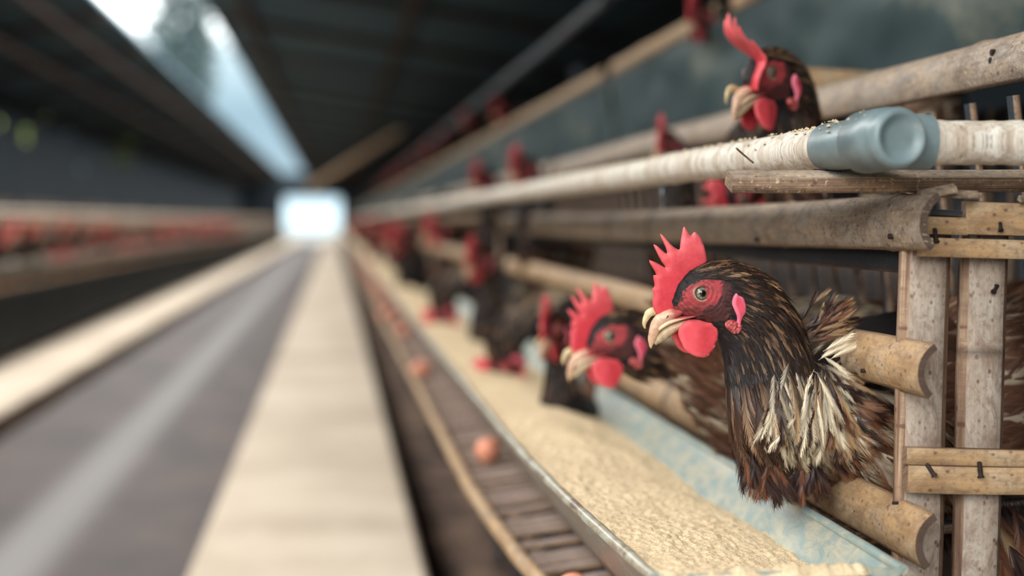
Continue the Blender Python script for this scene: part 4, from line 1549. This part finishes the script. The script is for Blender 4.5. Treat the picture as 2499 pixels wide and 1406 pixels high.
    for s in (-1, 1):
        G['eye%d' % s] = eye(s); G['eyelid%d' % s] = lid(s)
    return G


PART_NAME = {'comb': ('comb', 'comb'), 'wattle-1': ('wattle', 'comb'), 'wattle1': ('wattle', 'comb'), 'earlobe-1': ('earlobe', 'comb'), 'earlobe1': ('earlobe', 'comb'),
             'throat_lobe-1': ('throat_lobe', 'comb'), 'throat_lobe1': ('throat_lobe', 'comb'), 'upper_beak': ('upper_beak', 'beak'), 'lower_beak': ('lower_beak', 'beak'), 'beak_tip': ('beak_tip', 'beak'),
             'nostril': ('nostril', 'beak'), 'eye-1': ('eye', 'eye'), 'eye1': ('eye', 'eye')}


def make_hen(pose, label, group=None, seed=1, warp=1.0, density=1.0, wing=True):
    t = thing('hen', (0, 0, 0), label, 'hen', group)
    sf = Surf(pose)
    b_ = mesh_obj('body', *hen_body_mesh(sf)[:2], M['hen_body'], t, None, hen_body_mesh(sf)[2])
    h, n, bd = plumage(sf, seed, density)
    rr = random.Random(seed + 5)
    # tail
    pt_, nr_, T_ = sf.point(sf.n - 18, 0)
    for q in range(16):
        d = (T_ + Vector((.2, rr.uniform(-.35, .35), rr.uniform(-.1, .3)))).normalized()
        add_feather(bd, pt_ + Vector((0, rr.uniform(-.02, .02), -.02)), d, Vector((-d.z, 0, d.x)), rr.uniform(.08, .12), .014, C_DARK, C_BROWN, C_DARK, 18, .1, rr)
    lx, lz = {'reach': (2400, 1290), 'upright': (2110, 1470)}.get(pose, (1703 + 560, 714 + 0))
    for sg in ((-1, 1) if pose in ('reach', 'upright', 'feeding') else ()):
        mbl = MB()
        a0 = Vector(((lx - 1703) * KP, sg * .026 + (.10 if pose == 'reach' else 0), -(lz - 714) * KP + .03))
        ft = a0 + Vector((-.01, 0, -.062))
        tube(mbl, [a0, a0.lerp(ft, .5) + Vector((.004, 0, 0)), ft], lambda t, u: .0062 - .0018 * t, 10)
        for ang, LL in ((155, .034), (180, .042), (205, .034), (0, .018)):
            e = ft + Vector((math.cos(math.radians(ang)) * LL, math.sin(math.radians(ang)) * LL, -.002))
            tube(mbl, [ft, ft.lerp(e, .5) + Vector((0, 0, .003)), e], lambda t, u: .0036 - .0022 * t, 8)
        mesh_obj('leg', mbl.v, mbl.f, M['beak'], t, None, [lin(196, 160, 110)] * len(mbl.v))
    if pose == 'reach':
        # loose tufts the photograph shows at the neck base, shoulder and breast
        def tuft(px, py, dy, ang, spread, cnt, L0, L1, w, cols, dz=-1):
            for q in range(int(cnt * 1.5)):
                a = math.radians(ang + rr.gauss(0, spread))
                d = Vector((math.cos(a), -.12 + rr.uniform(-.15, .1), math.sin(a))).normalized()
                root = Vector(((px - 1703 + rr.gauss(0, 14 if px < 2200 else 40)) * KP, dy + rr.uniform(-.003, .003), -(py - 714 + rr.gauss(0, 14)) * KP))
                cc = rr.choice(cols)
                nrm = Vector((0, -1, 0)); nrm = (nrm - d * nrm.dot(d)).normalized()
                add_feather(n, root, d, nrm, rr.uniform(L0, L1), w * rr.uniform(.5, .8), cc[0], cc[1], cc[2], 26, .12, rr)
        lt = (C_DARK, mixc(C_DARK, C_CREAM, .65), C_CREAM); tn = (C_DARK, mixc(C_DARK, C_TAN, .6), C_TAN)
        rs = (C_DARK, mixc(C_DARK, C_RUST, .8), C_RUST); dk = (C_DARK, mixc(C_DARK, C_BROWN, .4), mixc(C_DARK, C_BROWN, .6))
        cr_ = (mixc(C_TAN, C_CREAM, .8), C_CREAM, C_CREAM)
        tuft(2000, 815, .0, 36, 14, 26, .022, .034, .0035, [tn, rs, dk, tn])
        tuft(2030, 800, .02, 15, 12, 16, .02, .03, .0035, [tn, dk, rs])
        tuft(2000, 790, .0, 5, 16, 14, .016, .026, .003, [dk, rs, tn])
        tuft(2005, 870, -.012, 32, 6, 3, .02, .026, .005, [cr_])
        tuft(2005, 900, -.012, -42, 14, 22, .022, .036, .0040, [lt, cr_, tn, tn, dk, dk])
        tuft(1995, 915, -.018, -82, 13, 20, .030, .046, .0040, [cr_, lt, tn, dk])
        tuft(1960, 940, -.022, -112, 11, 18, .034, .052, .0042, [lt, tn, cr_, dk])
        tuft(1890, 900, -.020, -104, 9, 20, .038, .056, .005, [tn, lt, dk, cr_])
        tuft(2040, 990, -.006, -70, 20, 18, .03, .045, .007, [rs, rs, tn, cr_, dk])
        tuft(1870, 1130, -.004, -78, 16, 24, .02, .034, .006, [rs, dk, dk])
        tuft(1985, 1130, .0, -85, 18, 22, .018, .03, .006, [rs, dk, dk])
        tuft(2400, 1230, .055, -62, 14, 30, .045, .06, .009, [dk, dk, rs])
        tuft(2460, 1250, -.012, -66, 14, 34, .05, .065, .010, [dk, dk, rs, tn])
        tuft(2540, 1250, -.012, -70, 14, 34, .05, .065, .010, [dk, dk, rs])
        tuft(2620, 1240, -.012, -70, 14, 30, .05, .065, .010, [dk, dk, rs])
        tuft(1820, 1060, .0, -72, 9, 14, .03, .042, .006, [rs, dk, dk])
    for nm, mbx, lab in (('head_feathers', h, None), ('neck_feathers', n, 'brown and cream streaked hackle feathers'), ('body_feathers', bd, None)):
        o = mbx.build(nm, M['feather'], t, smooth=False)
        if lab: o['label'] = lab
    if pose == 'reach':
        # wing shell on the near side
        wb = MB(); wv = MB()
        c = Vector(((2190 - 1703) * KP, .018, -(1085 - 714) * KP))
        ax = Vector((math.cos(math.radians(-30)), .06, math.sin(math.radians(-30)))).normalized()
        up = Vector((-ax.z, 0, ax.x)).normalized(); oy = ax.cross(up) * -1
        if oy.y > 0: oy = -oy
        A_, B_, D_ = .072, .038, .020
        V, F, C = [], [], []
        nu, nv = 24, 16
        for i in range(nu + 1):
            u = math.pi * i / nu
            for j in range(nv + 1):
                v = math.pi * j / nv
                V.append(c + ax * (-A_ * math.cos(u)) + up * (B_ * math.sin(u) * math.cos(v)) + oy * (D_ * math.sin(u) * math.sin(v))); C.append(C_DARK)
        for i in range(nu):
            for j in range(nv):
                a = i * (nv + 1) + j; F.append((a, a + 1, a + nv + 2, a + nv + 1))
        wv.add(V, F, None, C)
        for q in range(520):
            u = math.acos(rr.uniform(-1, .9)); v = rr.uniform(.02, .98) * math.pi
            p = c + ax * (-A_ * math.cos(u)) + up * (B_ * math.sin(u) * math.cos(v)) + oy * (D_ * math.sin(u) * math.sin(v))
            nr = (ax * (-math.cos(u) / A_) + up * (math.sin(u) * math.cos(v) / B_) + oy * (math.sin(u) * math.sin(v) / D_)).normalized()
            d = (ax + up * rr.gauss(-.15, .12)); d = (d - nr * d.dot(nr)).normalized()
            x_ = rr.random(); row = .5 - .5 * math.cos(u)
            if x_ < .14: cs_ = (C_BROWN, C_RUST, C_CREAM)
            elif x_ < .5: cs_ = (C_BROWN, C_RUST, mixc(C_RUST, C_TAN, .3))
            elif x_ < .58: cs_ = (C_CREAM, C_TAN, C_CREAM)
            else: cs_ = (C_DARK, mixc(C_DARK, C_RUST, .5), C_DARK)
            add_feather(wv, p - nr * .001, (d * .99 + nr * .1).normalized(), nr, rr.uniform(.026, .044), rr.uniform(.005, .0085), *cs_, 15, .15, rr, .5)
        wv.build('wing', M['feather'], t, smooth=False)
    G = blade_parts(pose, warp)
    eyes = {}
    for key, (nm, mt) in PART_NAME.items():
        V, F, C = G[key]
        o = mesh_obj(nm, V, F, M[mt], t, None, C)
        o.rotation_euler = (0, -HEAD_ROT[pose], 0)
        if nm == 'eye':
            lv, lf, lc = G['eyelid' + key[3:]]
            mesh_obj('eyelid', lv, lf, M['hen_body'], o, None, lc)
        if nm == 'beak_tip': o['label'] = 'pale crossed beak tip on the far side'
    return t


hero = make_hen('reach', 'brown hen in sharp focus with red comb, neck stretched out over the blue trough', seed=5, density=1.0)
hero.location = EYE
proto_r = hero
proto_p = make_hen('perched', 'brown hen looking over the white pipe at upper right, tall bent comb', seed=9, warp=2.4, density=.7)
proto_u = make_hen('upright', 'hen seen head-on with its narrow red comb upright, left of the second hen', seed=10, density=.5)
proto_f = make_hen('feeding', 'blurred hen with its head down in the meal, nearest of those feeding', seed=12, density=.6)


def put_hen(o, px, py, Y, rz, sc=1.0, tilt=0):
    o.location = W(px, py, Y=Y) if Y > 0 else W(px, py, X=TX - .03)
    o.rotation_euler = (0, math.radians(tilt), math.radians(rz)); o.scale = (sc, sc, sc)
    return o


put_hen(proto_p, 1855, 180, 1.30, 38, 1.1)
put_hen(proto_u, 1342, 800, 1.80, 62, .9)
proto_l = make_hen('level', 'second hen, just behind the sharp one, with large red comb, in soft focus', seed=14, density=.6)
put_hen(proto_l, 1480, 818, 1.40, 8, 1.07)
put_hen(proto_f, 1222, 905, 2.25, 8)
H = [
    (proto_u, 1160, 632, 2.85, 55, 1.0, 0, 'blurred hen with a long red comb held up just under the top rail'),
    (proto_f, 1075, 775, 3.3, 0, 1.0, 0, 'blurred hen feeding head down, further along than the nearest feeder'),
    (proto_l, 1060, 560, 4.1, 30, 1.0, 0, 'blurred hen with comb against the lower side of the rail, about four metres off'),
    (proto_u, 965, 590, 5.2, 40, 1.0, 0, 'small blurred hen peeking out beyond the feeding hens'),
    (proto_u, 1268, 408, 2.9, 50, 1.0, 0, 'hen behind the pipe showing only a red comb, right one of two combs'),
    (proto_u, 1172, 436, 3.5, 50, 1.0, 0, 'hen behind the pipe showing only a red comb, left one of two combs'),
    (proto_f, 1800, 482, 1.55, 15, .9, 0, 'hen bending down behind the top rail, pink face between pipe and rail'),
    (proto_l, 1702, 38, -1, 50, 1.0, 0, 'hen of the upper tier cut off by the top edge, above the tan rail'),
    (proto_l, 1218, 270, -1, 40, 1.0, 0, 'dim hen of the upper tier, further back over the pipe'),
    (proto_u, 1622, 352, 2.05, 60, .9, 0, 'hen hidden behind the roof rail with a bit of comb on top'),
    (proto_r, 2560, 760, 1.42, 175, 1.0, 0, 'hen inside the cage behind the end frame, only streaked feathers showing'),
]
for (pr, px, py, Y, rz, sc, tl, lab) in H:
    c = copy_tree(pr, None, lab)
    put_hen(c, px, py, Y, rz, sc, tl)
# one more hen lies low in the near corner of the cage
rr = random.Random(21)
for i in range(40):                                   # far end of the right row
    y = 6.0 + i * .62 + rr.uniform(-.1, .1)
    feed = rr.random() < .35
    c = copy_tree(proto_f if feed else proto_u, None, 'tiny blurred hen far down the right row, only red and brown showing', 'far hens of the right row')
    x = RX - rr.uniform(.06, .14)
    c.location = (x, y, RZ2 - .01 if feed else rr.uniform(-.10, .0))
    c.rotation_euler.z = math.radians(rr.uniform(0, 60)); c.scale = (1, 1, 1)
for i in range(10):
    y = 3.2 + i * 1.3
    c = copy_tree(proto_l, None, 'dim hen in the far upper cages', 'far hens of the upper tier')
    c.location = (TX - .06, y + 3.2, TZ0 + .09); c.rotation_euler.z = math.radians(rr.uniform(10, 60)); c.scale = (1, 1, 1)
for i in range(64):                                   # left row
    y = 6.7 + i * .33 + rr.uniform(-.12, .12)
    feed = rr.random() < .4
    c = copy_tree(proto_f if feed else proto_u, None, 'blurred reddish hen leaning out of the left row of cages', 'hens of the left row')
    x = MIR - (RX - rr.uniform(.05, .13))
    c.location = (x, y, RZ2 + .0 if feed else rr.uniform(-.12, -.03))
    c.rotation_euler.z = math.radians(-rr.uniform(0, 50)); c.scale = (-1, 1, 1)
